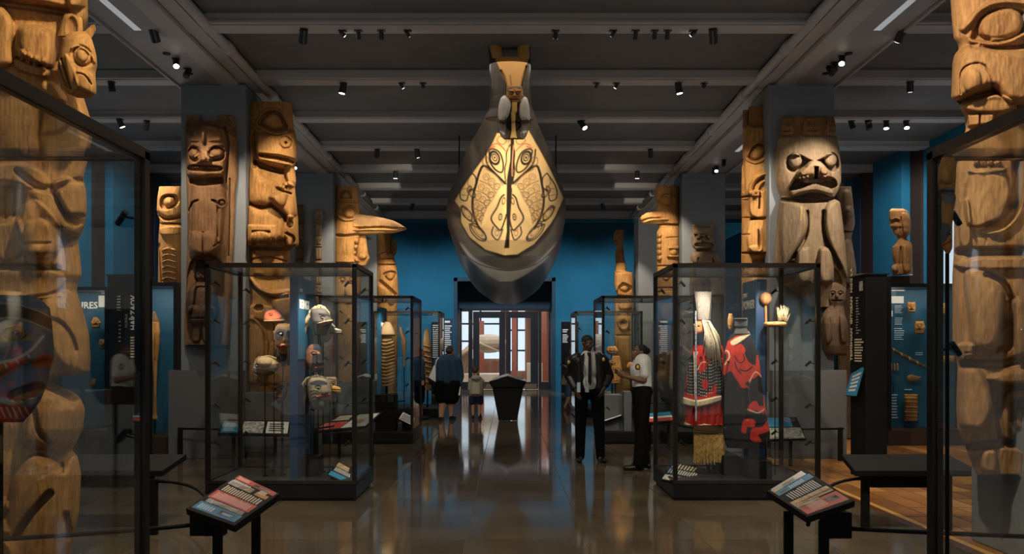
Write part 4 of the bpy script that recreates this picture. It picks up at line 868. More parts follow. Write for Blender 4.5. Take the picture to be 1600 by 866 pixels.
# after-body: stations running back to the stern
st=[(18.2,1.23,4.42,2.82),(20.5,1.2,4.36,2.8),(23,1.0,4.38,2.85),(25,.66,4.5,3.0),(26.6,.3,4.75,3.3),(27.4,.06,5.0,3.7)]
ig=int(np.argmin(np.abs(A-322)))
prev=[(i*nr) for i in range(n_)]+[(i*nr+nr-1) for i in range(n_-1,-1,-1)]
for (yy,Wd,g,k) in st:
    cur=[]
    for side in (-1,1):
        rng=range(n_) if side<0 else range(n_-1,-1,-1)
        for i in rng:
            if i<=ig:
                f=i/ig; x=side*Wd*(.15+.85*f**.5); z=g+.02*(1-f)
            else:
                f=(i-ig)/(n_-1-ig); a=f*PI/2*.97; x=side*Wd*math.cos(a)**.8; z=g-(g-k)*math.sin(a)**1.1
            cur.append(len(co)); co.append((x,yy,z)); cols.append(np.zeros(4))
    m_=len(cur)
    for i in range(m_): fc.append((prev[i],cur[i],cur[(i+1)%m_],prev[(i+1)%m_]))
    prev=cur
fc.append(tuple(prev))
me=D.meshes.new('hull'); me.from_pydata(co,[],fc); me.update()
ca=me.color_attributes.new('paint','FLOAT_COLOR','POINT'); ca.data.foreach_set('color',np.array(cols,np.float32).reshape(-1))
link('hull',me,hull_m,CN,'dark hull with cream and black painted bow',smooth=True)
nk=Rel([(90,765,829),(110,765,829),(130,766,829),(150,766,830),(170,764,832),(185,757,837)],11.4,depth=.6,step=1,back=1.0)
goldp=(.40,.21,.06)
nk.ppoly([(771,88),(829,86),(822,105),(815,134),(811,190),(790,190),(791,134),(782,112)],goldp,1,sm=False); nk.pline([(797,120),(799,135)],1.2,(.2,.1,.03)).line([(783,112),(791,134),(790,180)],1.5,-3).line([(822,105),(815,134),(811,180)],1.5,-3)
nk.build('prow_neck',hull_m,CN)
for rows,pol in (([(68,762,782),(80,763,785),(92,765,790)],[(763,70),(783,68),(794,94),(770,94)]),([(66,809,829),(80,808,829),(92,806,829)],[(808,64),(827,66),(828,94),(806,94)])):
    e=Rel(rows,11.35,depth=1,step=1,th=14,back=1); e.ppoly(pol,goldp,1,sm=False); e.pline([(rows[0][1],rows[0][0]+1),(rows[0][2],rows[0][0]+1)],1.5,BK); e.build('prow_horn',hull_m,CN)
# figure clinging to the prow: silvered arms, golden face
silv=(.42,.39,.34)
f=Rel([(148,788,818),(154,782,824),(165,779,827),(180,778,828),(190,777,830),(194,777,829),(200,777,827),(214,783,822),(218,788,818)],11.1,depth=.55,step=.7,cap=(3,2),back=.2)
f.all((.05,.035,.02)); f.ppoly([(780,156),(788,150),(797,158),(798,170),(792,186),(779,186)],silv).ppoly([(815,156),(822,152),(828,162),(829,186),(814,188),(811,170)],silv)
f.ppoly([(778,190),(790,190),(790,214),(782,214)],(.16,.13,.10)).ppoly([(816,190),(828,190),(823,214),(814,214)],(.16,.13,.10)).pline([(788,210),(782,206)],1.5,silv).pline([(815,208),(822,206)],1.5,silv)
f.pillow([(780,156),(789,150),(798,158),(799,172),(792,188),(779,188)],7,7).pillow([(814,156),(822,152),(828,162),(829,188),(814,188),(811,170)],7,7)
for k in range(4): f.dome(781+k*3.2,190,1.8,3,4).dome(816+k*3.4,190,1.8,3,4)
f.slab([(792,192),(813,192),(810,204),(795,204)],-6,2).pillow([(780,194),(791,196),(789,214),(783,214)],4,4).pillow([(815,196),(827,194),(822,214),(816,214)],4,4)
FG=f.build('prow_figure',M['wood_gold'],CN,'silvery armed seated figure with a golden face')
hd=Rel([(134,793,815),(140,791,817),(150,792,817),(158,796,814),(163,799,810)],11.0,depth=.9,step=.5,cap=(3,3),back=.3)
hd.eye(799,147,2.6,2,1.5).eye(809,147,2.6,2,1.5).dome(804,150,2,3.5,3).line([(798,156),(810,156)],1.2,-2).line([(794,142),(802,143)],1,2).line([(806,143),(814,142)],1,2).ppoly([(791,133),(817,133),(817,141),(804,138),(791,143)],(.12,.07,.03)); hd.build('figure_head',M['wood_gold'],FG)
tn=Rel([(160,800,808),(175,799,808),(176,798,806),(192,799,805),(205,799,806),(216,797,808)],10.95,depth=.9,step=.6,cap=(0,2)); tn.all((.55,.33,.10)); tn.line([(798,192),(806,190)],1,-2); tn.build('central_strap',M['wood_gold'],FG)
cb=MB()
for x,y,z in ((-.9,15.5,4.6),(.9,15.5,4.6),(-.9,21,4.4),(.9,21,4.4),(0,12.0,4.9)): cb.tube([(x,y,z),(x,y,5.6)],.012,6)
cb.build('hanging_cable',M['black'],CN)
# ---------------------------------------------------------------- display cases
tiny=mat('tiny_lamp',(.012,.012,.012),.35)
def case(x0,x1,y0,y1,label,zt=2.51,zb=.2,pw=.045,minis=(),lights=0,top=True,power=25,fr='frame'):
    t=thing('display_case',label,'display case','free standing glass display cases')
    fm=M[fr]
    MB().box(x0+.03,x1-.03,y0+.03,y1-.03,0,.04).box(x0,x1,y0,y1,.03,zb-.03).build('plinth',M['blacksatin'],t,bevel=.004)
    MB().box(x0+.01,x1-.01,y0+.01,y1-.01,zb-.03,zb).build('deck',M['deck'],t)
    MB().box(x0-.004,x1+.004,y0-.004,y0+.03,zb-.02,zb+.015).box(x0-.004,x1+.004,y1-.03,y1+.004,zb-.02,zb+.015).box(x0-.004,x0+.03,y0,y1,zb-.02,zb+.015).box(x1-.03,x1+.004,y0,y1,zb-.02,zb+.015).build('bottom_frame',M['frameedge'],t)
    for (a,b) in ((x0,y0),(x1-pw,y0),(x0,y1-pw),(x1-pw,y1-pw)): MB().box(a,a+pw,b,b+pw,zb,zt).build('post',fm,t)
    for (a,b,c,d) in ((x0,x1,y0,y0+pw),(x0,x1,y1-pw,y1),(x0,x0+pw,y0+pw,y1-pw),(x1-pw,x1,y0+pw,y1-pw)): MB().box(a,b,c,d,zt-.035,zt+.012).build('top_rail',M['frameedge'],t)
    g=.012
    for (a,b,c,d) in ((x0+pw,x1-pw,y0+.012,y0+.012+g),(x0+pw,x1-pw,y1-.012-g,y1-.012),(x0+.012,x0+.012+g,y0+pw,y1-pw),(x1-.012-g,x1-.012,y0+pw,y1-pw)):
        MB().box(a,b,c,d,zb+.015,zt-.035).build('glass_pane',M['glass'],t)
    if top: MB().box(x0+pw,x1-pw,y0+pw,y1-pw,zt-.03,zt-.018).build('glass_top',M['glass'],t)
    for (a,b,dx) in ((x0+pw,y0+pw,1),(x1-pw,y0+pw,-1),(x1-pw,y1-pw,-1),(x0+pw,y1-pw,1)):
        for z in minis:
            mb=MB().tube([(a,b,z),(a+dx*.05,b+.01,z+.01)],.006,6).tube([(a+dx*.04,b,z+.03),(a+dx*.09,b+.03,z-.02)],.014,8); mb.build('mini_lamp',tiny,t)
    if lights:
        for k in range(lights):
            l=D.lights.new('case_light','SPOT'); l.energy=power; l.color=(1,.88,.72); l.spot_size=math.radians(100); l.spot_blend=.8; l.shadow_soft_size=.04
            o=D.objects.new('case_light',l); COL.objects.link(o); o.location=(x0+(x1-x0)*(k+.5)/lights,y0+.12,zt-.12); o.rotation_euler=(math.radians(28),0,0); o.parent=t
    return t
MZ=(2.3,1.9,1.45,1.0,.6)
case(-3.35,-1.655,1.7,3.85,'near glass display case cropped by the left edge, painted mask inside',minis=(2.2,1.2,.6),lights=0,pw=.05)
case(1.94,3.6,1.7,3.85,'near glass display case cropped by the right edge of the picture',minis=(2.2,1.6,.5),lights=0,pw=.05)
case(-3.2,-1.6,8.8,9.92,'left display case full of carved masks on rods',minis=MZ,lights=2,power=62)
case(1.76,3.32,8.82,10.05,'right display case holding a red robe and a black robe',minis=MZ,lights=2,power=62)
case(-3.2,-1.6,14.1,15.5,'second left display case with a woven cloak inside',minis=MZ,lights=2,power=34)
case(1.6,3.2,14.1,15.5,'second right display case behind the two guards',minis=MZ,lights=2,power=34)
case(-3.2,-1.6,19.7,21.2,'third left display case beside the walking woman',minis=(2.1,1.2),lights=1,power=40)
case(1.6,3.2,19.7,21.2,'third right display case near the blue end wall',minis=(2.1,1.2),lights=1,power=40)
# ---------------------------------------------------------------- printed slabs
PB={'red':mat('print_red',(.55,.05,.03),.5,var=.15,scale=12),'blue':mat('print_blue',(.02,.22,.42),.5,var=.1),'white':mat('print_white',(.72,.72,.70),.5,var=.08,scale=30),'blk':mat('print_black',(.015,.013,.012),.45),
 'tan':mat('print_photo_tan',(.50,.36,.20),.5,var=.5,scale=22),'pic':mat('print_photo_grey',(.38,.37,.36),.5,var=.8,scale=26),'cream':mat('print_cream',(.72,.62,.45),.5,var=.1),'lred':mat('print_text_pale_red',(.8,.45,.38),.5),'lblue':mat('print_text_pale_blue',(.5,.7,.85),.5),'orange':mat('print_photo_orange',(.55,.22,.06),.5,var=.4,scale=20)}
class Slab:
    def __init__(s,t,A,B,C,Dd,th=.035,lip=.03):
        s.A,s.B,s.C,s.D=[Vector(v) for v in (A,B,C,Dd)]; s.t=t; n0=(s.D-s.A).cross(s.B-s.A).normalized(); s.C=s.C-n0*(s.C-s.A).dot(n0)
        n=(s.D-s.A).cross(s.B-s.A).normalized(); 
        s.n=n if n.z>0 or abs(n.z)<.02 else -n
        MB().slab([s.A,s.B,s.C,s.D],-s.n*th).build('panel_board',M['black'],t,bevel=.003)
        s.k=0
    def p(s,u,v,h=.002): return s.A+(s.D-s.A)*u+(s.B-s.A)*v+(s.C-s.D-s.B+s.A)*u*v+s.n*h
    def rect(s,u0,v0,u1,v1,m,name='printed_block',h=.0012):
        MB().slab([s.p(u0,v0,0.0004),s.p(u1,v0,.0004),s.p(u1,v1,.0004),s.p(u0,v1,.0004)],s.n*h).build(name,PB[m],s.t); return s
    def bars(s,u0,v0,u1,v1,n,m,fill=.55,vert=False,jit=.15,h=.0022):
        mb=MB()
        for i in range(n):
            a=(i+.5-fill/2)/n; b=(i+.5+fill/2)/n; e=1-random.random()*jit
            if vert: q=[(u0+(u1-u0)*a,v0),(u0+(u1-u0)*b,v0),(u0+(u1-u0)*b,v0+(v1-v0)*e),(u0+(u1-u0)*a,v0+(v1-v0)*e)]
            else: q=[(u0,v0+(v1-v0)*a),(u0+(u1-u0)*e,v0+(v1-v0)*a),(u0+(u1-u0)*e,v0+(v1-v0)*b),(u0,v0+(v1-v0)*b)]
            mb.slab([s.p(u,v,.0004) for u,v in q],s.n*h)
        mb.build('printed_lines',PB[m],s.t); return s
def legs(t,pts,z,r=.03):
    for (x,y) in pts: MB().box(x-r,x+r,y-r*.5,y+r*.5,0,z).build('leg',M['black'],t)
# left reading stand
t=thing('reading_stand','tilted printed reading panel with red and blue blocks, front left foreground','sign')
A,B,C,E=P(290,795,5.14),P(372,741,5.87),P(436,768,5.18),P(366,822,4.63)
s=Slab(t,A,B,C,E,.04)
s.rect(.06,.06,.94,.23,'blue').bars(.12,.09,.45,.2,6,'lblue',vert=True).rect(.55,.09,.88,.2,'blk').bars(.62,.12,.82,.17,2,'white')
s.rect(.12,.245,.9,.33,'pic').rect(.35,.26,.9,.31,'cream')
s.rect(.06,.345,.94,.54,'red').bars(.12,.37,.88,.52,18,'lred',vert=True)
s.bars(.1,.56,.92,.71,15,'cream',vert=True,fill=.5).rect(.06,.735,.6,.85,'pic').rect(.3,.74,.6,.83,'tan').bars(.08,.82,.5,.87,8,'grey' if 'grey' in PB else 'white',vert=True).rect(.68,.74,.93,.83,'orange').bars(.7,.80,.85,.9,6,'cream',vert=True)
s.rect(.06,.885,.96,.985,'red').bars(.1,.9,.38,.97,7,'lred',vert=True).rect(.5,.9,.85,.965,'blk').rect(.62,.915,.86,.945,'cream')
lz=.5
legs(t,[(X_(340,5.25),5.25),(X_(400,5.6),5.6)],.58,.028)
xx=sorted((X_(300,5.4),X_(352,5.4))); MB().box(xx[0],xx[1],5.36,5.44,.40,.56).build('support_box',M['black'],t)
t=thing('reading_stand','tilted printed reading panel with blue and red blocks, front right foreground','sign')
A,B,C,E=P(1262,808,4.85),P(1198,767,5.35),P(1254,743,5.95),P(1336,783,5.2)
s=Slab(t,A,B,C,E,.04)
s.rect(.08,.86,.9,.97,'white').rect(.3,.87,.62,.94,'tan').bars(.05,.85,.28,.95,6,'cream').rect(.05,.73,.95,.845,'blue').bars(.35,.75,.72,.83,7,'lblue',vert=True).rect(.12,.76,.3,.81,'blk')
s.bars(.14,.5,.86,.70,13,'white',vert=True,fill=.45).rect(.05,.33,.93,.47,'tan').rect(.1,.36,.93,.4,'orange').rect(.05,.06,.95,.3,'red').bars(.2,.1,.55,.26,9,'lred',vert=True).rect(.58,.15,.86,.24,'blk').rect(.62,.17,.84,.22,'white').rect(.05,.22,.55,.32,'cream')
legs(t,[(X_(1232,5.3),5.3),(X_(1287,5.0),5.0)],.57,.028)
xx=sorted((X_(1285,5.25),X_(1326,5.25))); MB().box(xx[0],xx[1],5.2,5.3,.42,.58).build('support_box',M['black'],t)
# low rails and shelf barriers around the poles
def rail(label,paths,posts,r=.014):
    t=thing('barrier_rail',label,'railing','low black barrier rails')
    for p in paths: MB().tube([Vector((x,y,.465)) for x,y in p],r,8).build('rail',M['black'],t,smooth=True)
    for x,y in posts: MB().box(x-.03,x+.03,y-.02,y+.02,0,.48).build('post',M['black'],t)
    return t
def arc(p0,p1,p2,n=9):
    return [((1-t)**2*p0[0]+2*t*(1-t)*p1[0]+t*t*p2[0],(1-t)**2*p0[1]+2*t*(1-t)*p1[1]+t*t*p2[1]) for t in np.linspace(0,1,n)]
rail('low black rail curving past the left reading stand',[arc((-3.06,7.2),(-2.5,7.15),(-1.98,5.5)),arc((-2.0,5.42),(-2.6,5.0),(-5,4.5))],[(-3.06,7.2)])
rail('low black rail curving past the right reading stand',[arc((3.16,7.35),(2.7,7.3),(1.95,5.4)),arc((2.1,5.3),(3.2,5.0),(5,4.75))],[(3.16,7.35)])
rail('low black rail in front of the left column pedestal',[arc((-4.72,12.0),(-3.9,11.8),(-3.0,11.9),7)+arc((-2.9,11.9),(-2.5,12.1),(-2.55,13.2),5)],[(-4.72,12.0),(-2.75,11.9)])
rail('low black rail in front of the right column pedestal',[arc((4.85,12.0),(3.9,11.8),(3.0,11.9),7)+arc((2.9,11.9),(2.5,12.1),(2.55,13.2),5)],[(4.8,12.0),(2.75,11.9)])
rail('low black rail below the second left poles',[arc((-4.4,17.9),(-2.6,17.2),(-2.3,18.6),9)],[(-4.4,17.9),(-2.45,18.3)])
rail('low black rail below the second right poles',[arc((4.4,17.9),(2.6,17.2),(2.3,18.6),9)],[(4.4,17.9),(2.45,18.3)])
for lab,x0,x1,Y in (('black shelf barrier with a single post beside the near left case',-4.1,-3.0,7.35),('black shelf barrier with a single post beside the near right case',3.02,4.1,7.35)):
    t=thing('shelf_barrier',lab,'railing')
    MB().prism([(x0,Y-.12,.55),(x1,Y-.12,.55),(x1-.05*np.sign(x1),Y+.3,.64),(x0+.05,Y+.3,.64)],(0,0,-.05)).build('shelf',M['black'],t,bevel=.004)
    MB().box(x0+.2,x1-.2,Y+.02,Y+.2,.38,.52).build('support_box',M['black'],t)
    for x in ((x0+.15),(x1-.2)): MB().box(x-.03,x+.03,Y,Y+.05,0,.52).build('leg',M['black'],t)
def reader(label,A,B,C,E,design,lg):
    t=thing('reading_stand',label,'sign','low reading panels by the pedestals'); s=Slab(t,A,B,C,E,.03)
    for d in design:
        if d[0]=='r': s.rect(*d[1:])
        else: s.bars(*d[1:])
    legs(t,lg,min(A.z,E.z)-.04,.022); return t
des=[('r',.03,.1,.27,.9,'blue'),('b',.06,.2,.22,.8,5,'lblue'),('r',.32,.1,.62,.9,'pic'),('r',.66,.1,.97,.9,'white'),('b',.7,.2,.92,.8,4,'blk')]
reader('low reading panel with blue and white print seen through the mask case',P(340,678,11.3),P(348,656,11.65),P(455,656,11.65),P(452,680,11.3),des,[(X_(365,11.45),11.45),(X_(430,11.45),11.45)])
reader('low reading panel with blue map print seen through the robe case',P(1172,688,11.2),P(1168,652,11.7),P(1244,655,11.7),P(1260,686,11.2),[('r',.02,.03,.98,.5,'pic'),('r',.25,.55,.85,.97,'blue'),('r',.02,.55,.23,.97,'white'),('b',.1,.1,.8,.4,6,'cream')],[(X_(1190,11.45),11.45),(X_(1235,11.45),11.45)])
reader('low reading panel with red print between the first and second left cases',P(480,676,12.3),P(530,648,12.8),P(600,650,12.8),P(572,668,12.3),[('r',.05,.1,.5,.5,'red'),('r',.52,.1,.95,.9,'white'),('b',.1,.6,.45,.9,4,'cream'),('r',.6,.3,.8,.6,'orange')],[(X_(530,12.5),12.5),(X_(582,12.5),12.5)])
reader('low reading panel with red and blue print behind the guard',P(1005,662,13.0),P(1008,646,13.5),P(1048,642,13.5),P(1056,658,13.0),[('r',.05,.1,.95,.35,'red'),('r',.05,.4,.95,.6,'white'),('r',.05,.65,.95,.95,'blue')],[(X_(1015,13.2),13.2),(X_(1045,13.2),13.2)])
# label slabs lying inside cases
def inlabel(label,A,B,C,E,design):
    t=thing('label_panel',label,'sign','label panels inside the cases'); s=Slab(t,A,B,C,E,.02)
    for d in design: (s.rect if d[0]=='r' else s.bars)(*d[1:])
    q=[s.p(.2,.3,-.02),s.p(.8,.3,-.02),s.p(.8,.7,-.02),s.p(.2,.7,-.02)]
    MB().add(q+[Vector((v.x,v.y,.2)) for v in q],[(0,1,2,3),(7,6,5,4),(0,4,5,1),(1,5,6,2),(2,6,7,3),(3,7,4,0)]).build('stand',M['black'],t)
lab=[('r',.03,.05,.97,.3,'blue'),('b',.08,.38,.95,.62,12,'white',.5,True),('r',.05,.66,.8,.92,'tan')]
inlabel('tilted label panel at the lower right inside the mask case',P(511,742,8.95),P(530,721,9.5),P(552,730,9.45),P(546,758,8.92),lab)
inlabel('tilted label panel at the lower left inside the robe case',P(1032,750,8.98),P(1050,722,9.7),P(1102,734,9.6),P(1078,757,8.95),[('r',.03,.05,.97,.3,'pic'),('b',.05,.4,.95,.65,12,'white',.5,True),('b',.05,.7,.8,.95,8,'cream',.5,True)])
inlabel('white label panel inside the second left case',P(622,655,14.3),P(630,643,14.8),P(650,651,14.7),P(645,666,14.2),[('r',.03,.05,.97,.9,'white'),('b',.1,.1,.9,.8,5,'blk')])
inlabel('white label panel at the front of the second right case',P(942,660,14.3),P(946,642,15.0),P(965,638,15.0),P(972,650,14.3),[('r',.03,.05,.97,.9,'white'),('b',.1,.1,.9,.8,5,'pic')])
# ---------------------------------------------------------------- fins inside the cases
t=thing('title_fin','dark blue upright fin with white title inside the left mask case','sign')
x0,x1=X_(453,9.05),X_(465,9.05); MB().box(x0,x1,9.05,9.75,.2,2.4).build('board',M['findark'],t)
MB().box(x1,x1+.008,9.06,9.75,1.5,2.4).build('face_sheet',M['finblue'],t)
text('SPIRIT',.052,M['white'],t,(x1+.008,9.09,2.29-.05),(0,1,0),(0,0,1)); text('BEINGS',.135,M['white'],t,(x1+.008,9.09,2.06),(0,1,0),(0,0,1),bold=.004)
t=thing('title_fin','blue upright fin with white title behind the black robe','sign')
x0,x1=X_(1183,9.42),X_(1198,9.42); MB().box(x0,x1,9.42,9.98,.2,2.4).build('board',M['findark'],t)
MB().box(x0-.008,x0,9.43,9.98,.5,2.4).build('face_sheet',M['finblue'],t)
text('SPIRIT',.07,M['white'],t,(x0-.008,9.95,2.22),(0,-1,0),(0,0,1)); text('POWER',.135,M['white'],t,(x0-.008,9.95,2.08),(0,-1,0),(0,0,1),bold=.004)
t=thing('title_fin','narrow blue fin inside the second left case','sign')
x0,x1=X_(589,14.4),X_(594,14.4); MB().box(x0,x1,14.4,15.2,.2,2.35).build('board',M['finblue'],t); text('POWER',.12,M['white'],t,(x1+.001,14.5,2.0),(0,1,0),(0,0,1))
# ---------------------------------------------------------------- kiosks
t=thing('kiosk','tall black information column with vertical white lettering near the right aisle','kiosk')
xk,Yk=X_(1352,10.3),10.3; MB().box(xk,xk+.27,Yk,Yk+.44,0,2.52).prism([(xk,Yk,2.52),(xk,Yk+.44,2.52),(xk+.27,Yk+.44,2.52),(xk+.27,Yk,2.52)],(0,0,.012)).build('body',M['black'],t)
MB().prism([(xk-.02,Yk-.02,2.53),(xk+.29,Yk-.02,2.53),(xk+.29,Yk+.46,2.53),(xk+.13,Yk+.46,2.575),(xk-.02,Yk+.46,2.53)],(0,0,.015)).build('cap',M['frame'],t)
text("TSIMSHIAN  GITXSAN  NISGA'A",.085,M['cream'],t,(xk-.001,Yk+.38,1.46),(0,0,1),(0,1,0),bold=.002)
s=Slab(t,(xk-.003,Yk+.44,.9),(xk-.003,Yk+.44,2.5),(xk-.003,Yk,2.5),(xk-.003,Yk,.9),.002)
s.bars(.30,.34,.92,.53,9,'cream',.5,jit=.3).rect(.62,.90,.86,.975,'pic').bars(.4,.56,.7,.86,14,'pic',.35,jit=.7)
sl=thing('leaflet_panel','small slanted blue text panel fixed to the black column','sign'); s=Slab(sl,(xk-.13,Yk+.30,1.02),(xk-.05,Yk+.30,1.30),(xk-.012,Yk+.02,1.42),(xk-.10,Yk+.02,1.02),.012); s.rect(.02,.02,.98,.98,'blue').bars(.2,.15,.85,.85,5,'white')
t=thing('kiosk','tall black information column with vertical white lettering near the left aisle','kiosk')
Y=9.7; xa,xb=X_(168,Y),X_(218,Y); MB().box(xa,xb,Y,Y+.35,0,Z_(432,Y)).build('body',M['black'],t)
MB().box(xa-.012,xb+.012,Y-.012,Y+.36,Z_(432,Y),Z_(429,Y)).build('cap',M['frame'],t)
text('HAÍŁZAQV',.083,M['white'],t,(X_(212,Y),Y-.001,Z_(516,Y)),(0,0,1),(-1,0,0),bold=.002); text('NUXALK',.04,M['grey'],t,(X_(199,Y),Y-.001,Z_(512,Y)),(0,0,1),(-1,0,0))
s=Slab(t,(xa,Y-.002,.8),(xa,Y-.002,2.4),(xb,Y-.002,2.4),(xb,Y-.002,.8),.002); s.bars(.72,.44,.9,.6,8,'cream',.5,jit=.1).bars(.3,.78,.42,.9,6,'pic',.4).bars(.35,.55,.42,.72,6,'pic',.3)
# ---------------------------------------------------------------- aisle wall cases
def wallcase(x0,x1,Y,label,zt=2.62,dep=.7,zb=.25):
    t=thing('wall_case',label,'display case')
    MB().box(x0,x1,Y+dep-.03,Y+dep,zb,zt).build('back_panel',M['caseblue'],t)
    MB().box(x0,x1,Y,Y+dep,0,zb).build('plinth',M['brown'],t); MB().box(x0,x1,Y,Y+dep-.03,zt-.03,zt+.03).build('top',M['frame'],t)
    for a in (x0,x1-.05): MB().box(a,a+.05,Y,Y+.05,zb,zt-.03).box(a+.01,a+.04,Y+.05,Y+dep-.03,zb,zt-.03).build('side_frame',M['frame'],t)
    MB().box(x0+.05,x1-.05,Y+.01,Y+.022,zb,zt-.03).build('glass_pane',M['glass'],t)
    l=D.lights.new('case_light','AREA'); l.shape='RECTANGLE'; l.size=(x1-x0)*.7; l.size_y=.1; l.energy=7; l.color=(1,.88,.72); o=D.objects.new('case_light',l); COL.objects.link(o); o.location=((x0+x1)/2,Y+.12,zt-.06); o.rotation_euler=(math.radians(25),0,0); o.parent=t
    return t
wallcase(X_(180,12.9),X_(276,12.9),12.9,'blue backed case with a tall paddle, left aisle')
t=wallcase(X_(60,13.8),X_(168,13.8),13.8,'blue backed case of small treasures behind the near left pole')
yb=14.46; text('TREASURES',.16,M['white'],t,(X_(153,yb),yb,Z_(482,yb)),(1,0,0),(0,0,1),align='RIGHT',bold=.003)
s=Slab(t,(X_(154,yb),yb,Z_(480,yb)),(X_(154,yb),yb,Z_(462,yb)),(X_(170,yb),yb,Z_(462,yb)),(X_(170,yb),yb,Z_(480,yb)),.004); s.rect(0,0,1,1,'white')
text('978',.07,M['white'],t,(X_(158,yb),yb,Z_(460,yb)),(1,0,0),(0,0,1))
t=wallcase(X_(1388,13.9),X_(1530,13.9),13.9,'blue backed case of masks and tools in the right aisle',zt=2.68)
yb=14.56
def bk(t,px0,py0,px1,py1,m,bars=0,vert=False,name='label_card'):
    s=Slab(t,(X_(px0,yb),yb,Z_(py1,yb)),(X_(px0,yb),yb,Z_(py0,yb)),(X_(px1,yb),yb,Z_(py0,yb)),(X_(px1,yb),yb,Z_(py1,yb)),.004)
    if m: s.rect(0,0,1,1,m)
    if bars: s.bars(.02,.02,.98,.98,bars,'white' if m!='white' else 'pic',.4,vert)
def lines(t,px0,py0,px1,py1,n,m='lblue'):
    mb=MB()
    for i in range(n):
        z=Z_(py0+(py1-py0)*(i+.5)/n,yb); h=.35*(py1-py0)/n*yb/F; mb.box(X_(px0,yb),X_(px0+(px1-px0)*(1-.35*random.random()),yb),yb-.006,yb-.001,z-h/2,z+h/2)
    mb.build('printed_lines',PB[m],t)
bk(t,1393,449,1413,455,'white'); bk(t,1393,463,1412,474,'white'); lines(t,1398,477,1412,490,5); lines(t,1398,496,1412,508,5); lines(t,1397,512,1413,532,6); lines(t,1393,477,1395,503,1,'white'); lines(t,1430,550,1442,556,2); lines(t,1393,615,1403,655,9); lines(t,1413,607,1430,611,1)
for i in range(3): MB().slab([P(1392+i*20,692,14.1),P(1409+i*20,692,14.1),P(1407+i*20,684,14.4),P(1392+i*20,684,14.4)],(0,0,.01)).build('deck_label',PB[('white','pic','white')[i]],t)
t=wallcase(X_(1296,14.9),X_(1333,14.9),14.9,'narrow blue backed case half hidden by the black column, right aisle',zt=2.6)
# brown bench beyond left aisle
t=thing('bench','low brown wooden bench in the left aisle','bench'); MB().box(X_(154,12.2),X_(186,12.2),12.0,12.5,.36,.44).build('seat',M['brown'],t)
for x in (X_(158,12.2),X_(182,12.2)): MB().box(x-.05,x+.05,12.05,12.45,0,.36).build('leg',M['brown'],t)
# ---------------------------------------------------------------- standing text panels and pictures near the end wall
def tpanel(px0,px1,py0,py1,Y,label,m='black',rows=(),w=None):
    t=thing('text_panel',label,'sign'); a,b=X_(px0,Y),X_(px1,Y); MB().box(a,b,Y,Y+.06,0 if w is None else Z_(py1,Y),Z_(py0,Y)).build('board',M[m],t)
    for (q0,q1,r0,r1,n,mm) in rows:
        mb=MB()
        for i in range(n):
            z=Z_(r0+(r1-r0)*(i+.5)/n,Y); h=.5*(r1-r0)/n*Y/F; mb.box(X_(q0,Y),X_(q0+(q1-q0)*(1-.25*random.random()),Y),Y-.01,Y-.001,z-h/2,z+h/2)
        mb.build('printed_lines',PB[mm],t)
    return t
tpanel(877,904,503,612,31,'black text panel right of the portal','black',[(879,888,514,520,2,'white'),(879,888,522,536,6,'white'),(893,902,514,520,2,'white'),(893,901,522,536,6,'white')])
tpanel(674,690,503,620,30,'black text panel left of the portal','black',[(676,689,507,560,16,'white')])
tpanel(691,708,498,612,31,'navy text panel against the blue wall left of the portal','navy',[(692,706,500,506,1,'white'),(692,706,508,560,16,'white')])
tpanel(1026,1050,503,640,22,'dark text panel between the right cases','black',[(1028,1048,512,517,2,'white'),(1028,1048,521,545,9,'white'),(1028,1048,548,560,4,'white')])
for i,(a,b,c,d) in enumerate(((611,619,521,544),(611,619,552,565))):
    t=thing('framed_picture','small framed drawing on the blue end wall, %s one at the left'%('upper','lower')[i],'picture'); Y=32.4
    MB().box(X_(a,Y),X_(b,Y),Y,Y+.08,Z_(d,Y),Z_(c,Y)).build('frame',M['frame'],t); MB().box(X_(a+1,Y),X_(b-1,Y),Y-.01,Y,Z_(d-1,Y),Z_(c+1,Y)).build('drawing',PB['cream'],t); MB().box(X_(a+2.5,Y),X_(b-2.5,Y),Y-.014,Y-.01,Z_(d-3,Y),Z_(c+3,Y)).build('print',PB['pic'],t)
# ---------------------------------------------------------------- lectern
t=thing('lectern','black tapering lectern with open white book in the middle of the hall','lectern'); Y=18.6
MB().prism([P(779,657,Y),P(808,657,Y),P(818,604,Y),P(769,604,Y)],(0,.42,0)).build('body',M['black'],t)
MB().prism([P(764,597,Y-.05),P(768,605,Y-.05),P(819,605,Y-.05),P(822,597,Y-.05),P(808,593.5,Y-.05),P(793,588.5,Y-.05),P(778,593.5,Y-.05)],(0,.52,0)).build('winged_top',M['black'],t)
bk_=thing('open_book','open white book lying on the lectern','book')
for s_ in (-1,1):
    for k in range(3):
        a=P(793,587.5-k*.5,Y-.02); b=P(793+s_*(24-k*2),594.3-k*.7,Y-.02); 
        MB().slab([a,b,b+Vector((0,.42,.02)),a+Vector((0,.42,.02))],(0,0,.008)).build('page',PB['white'],bk_)
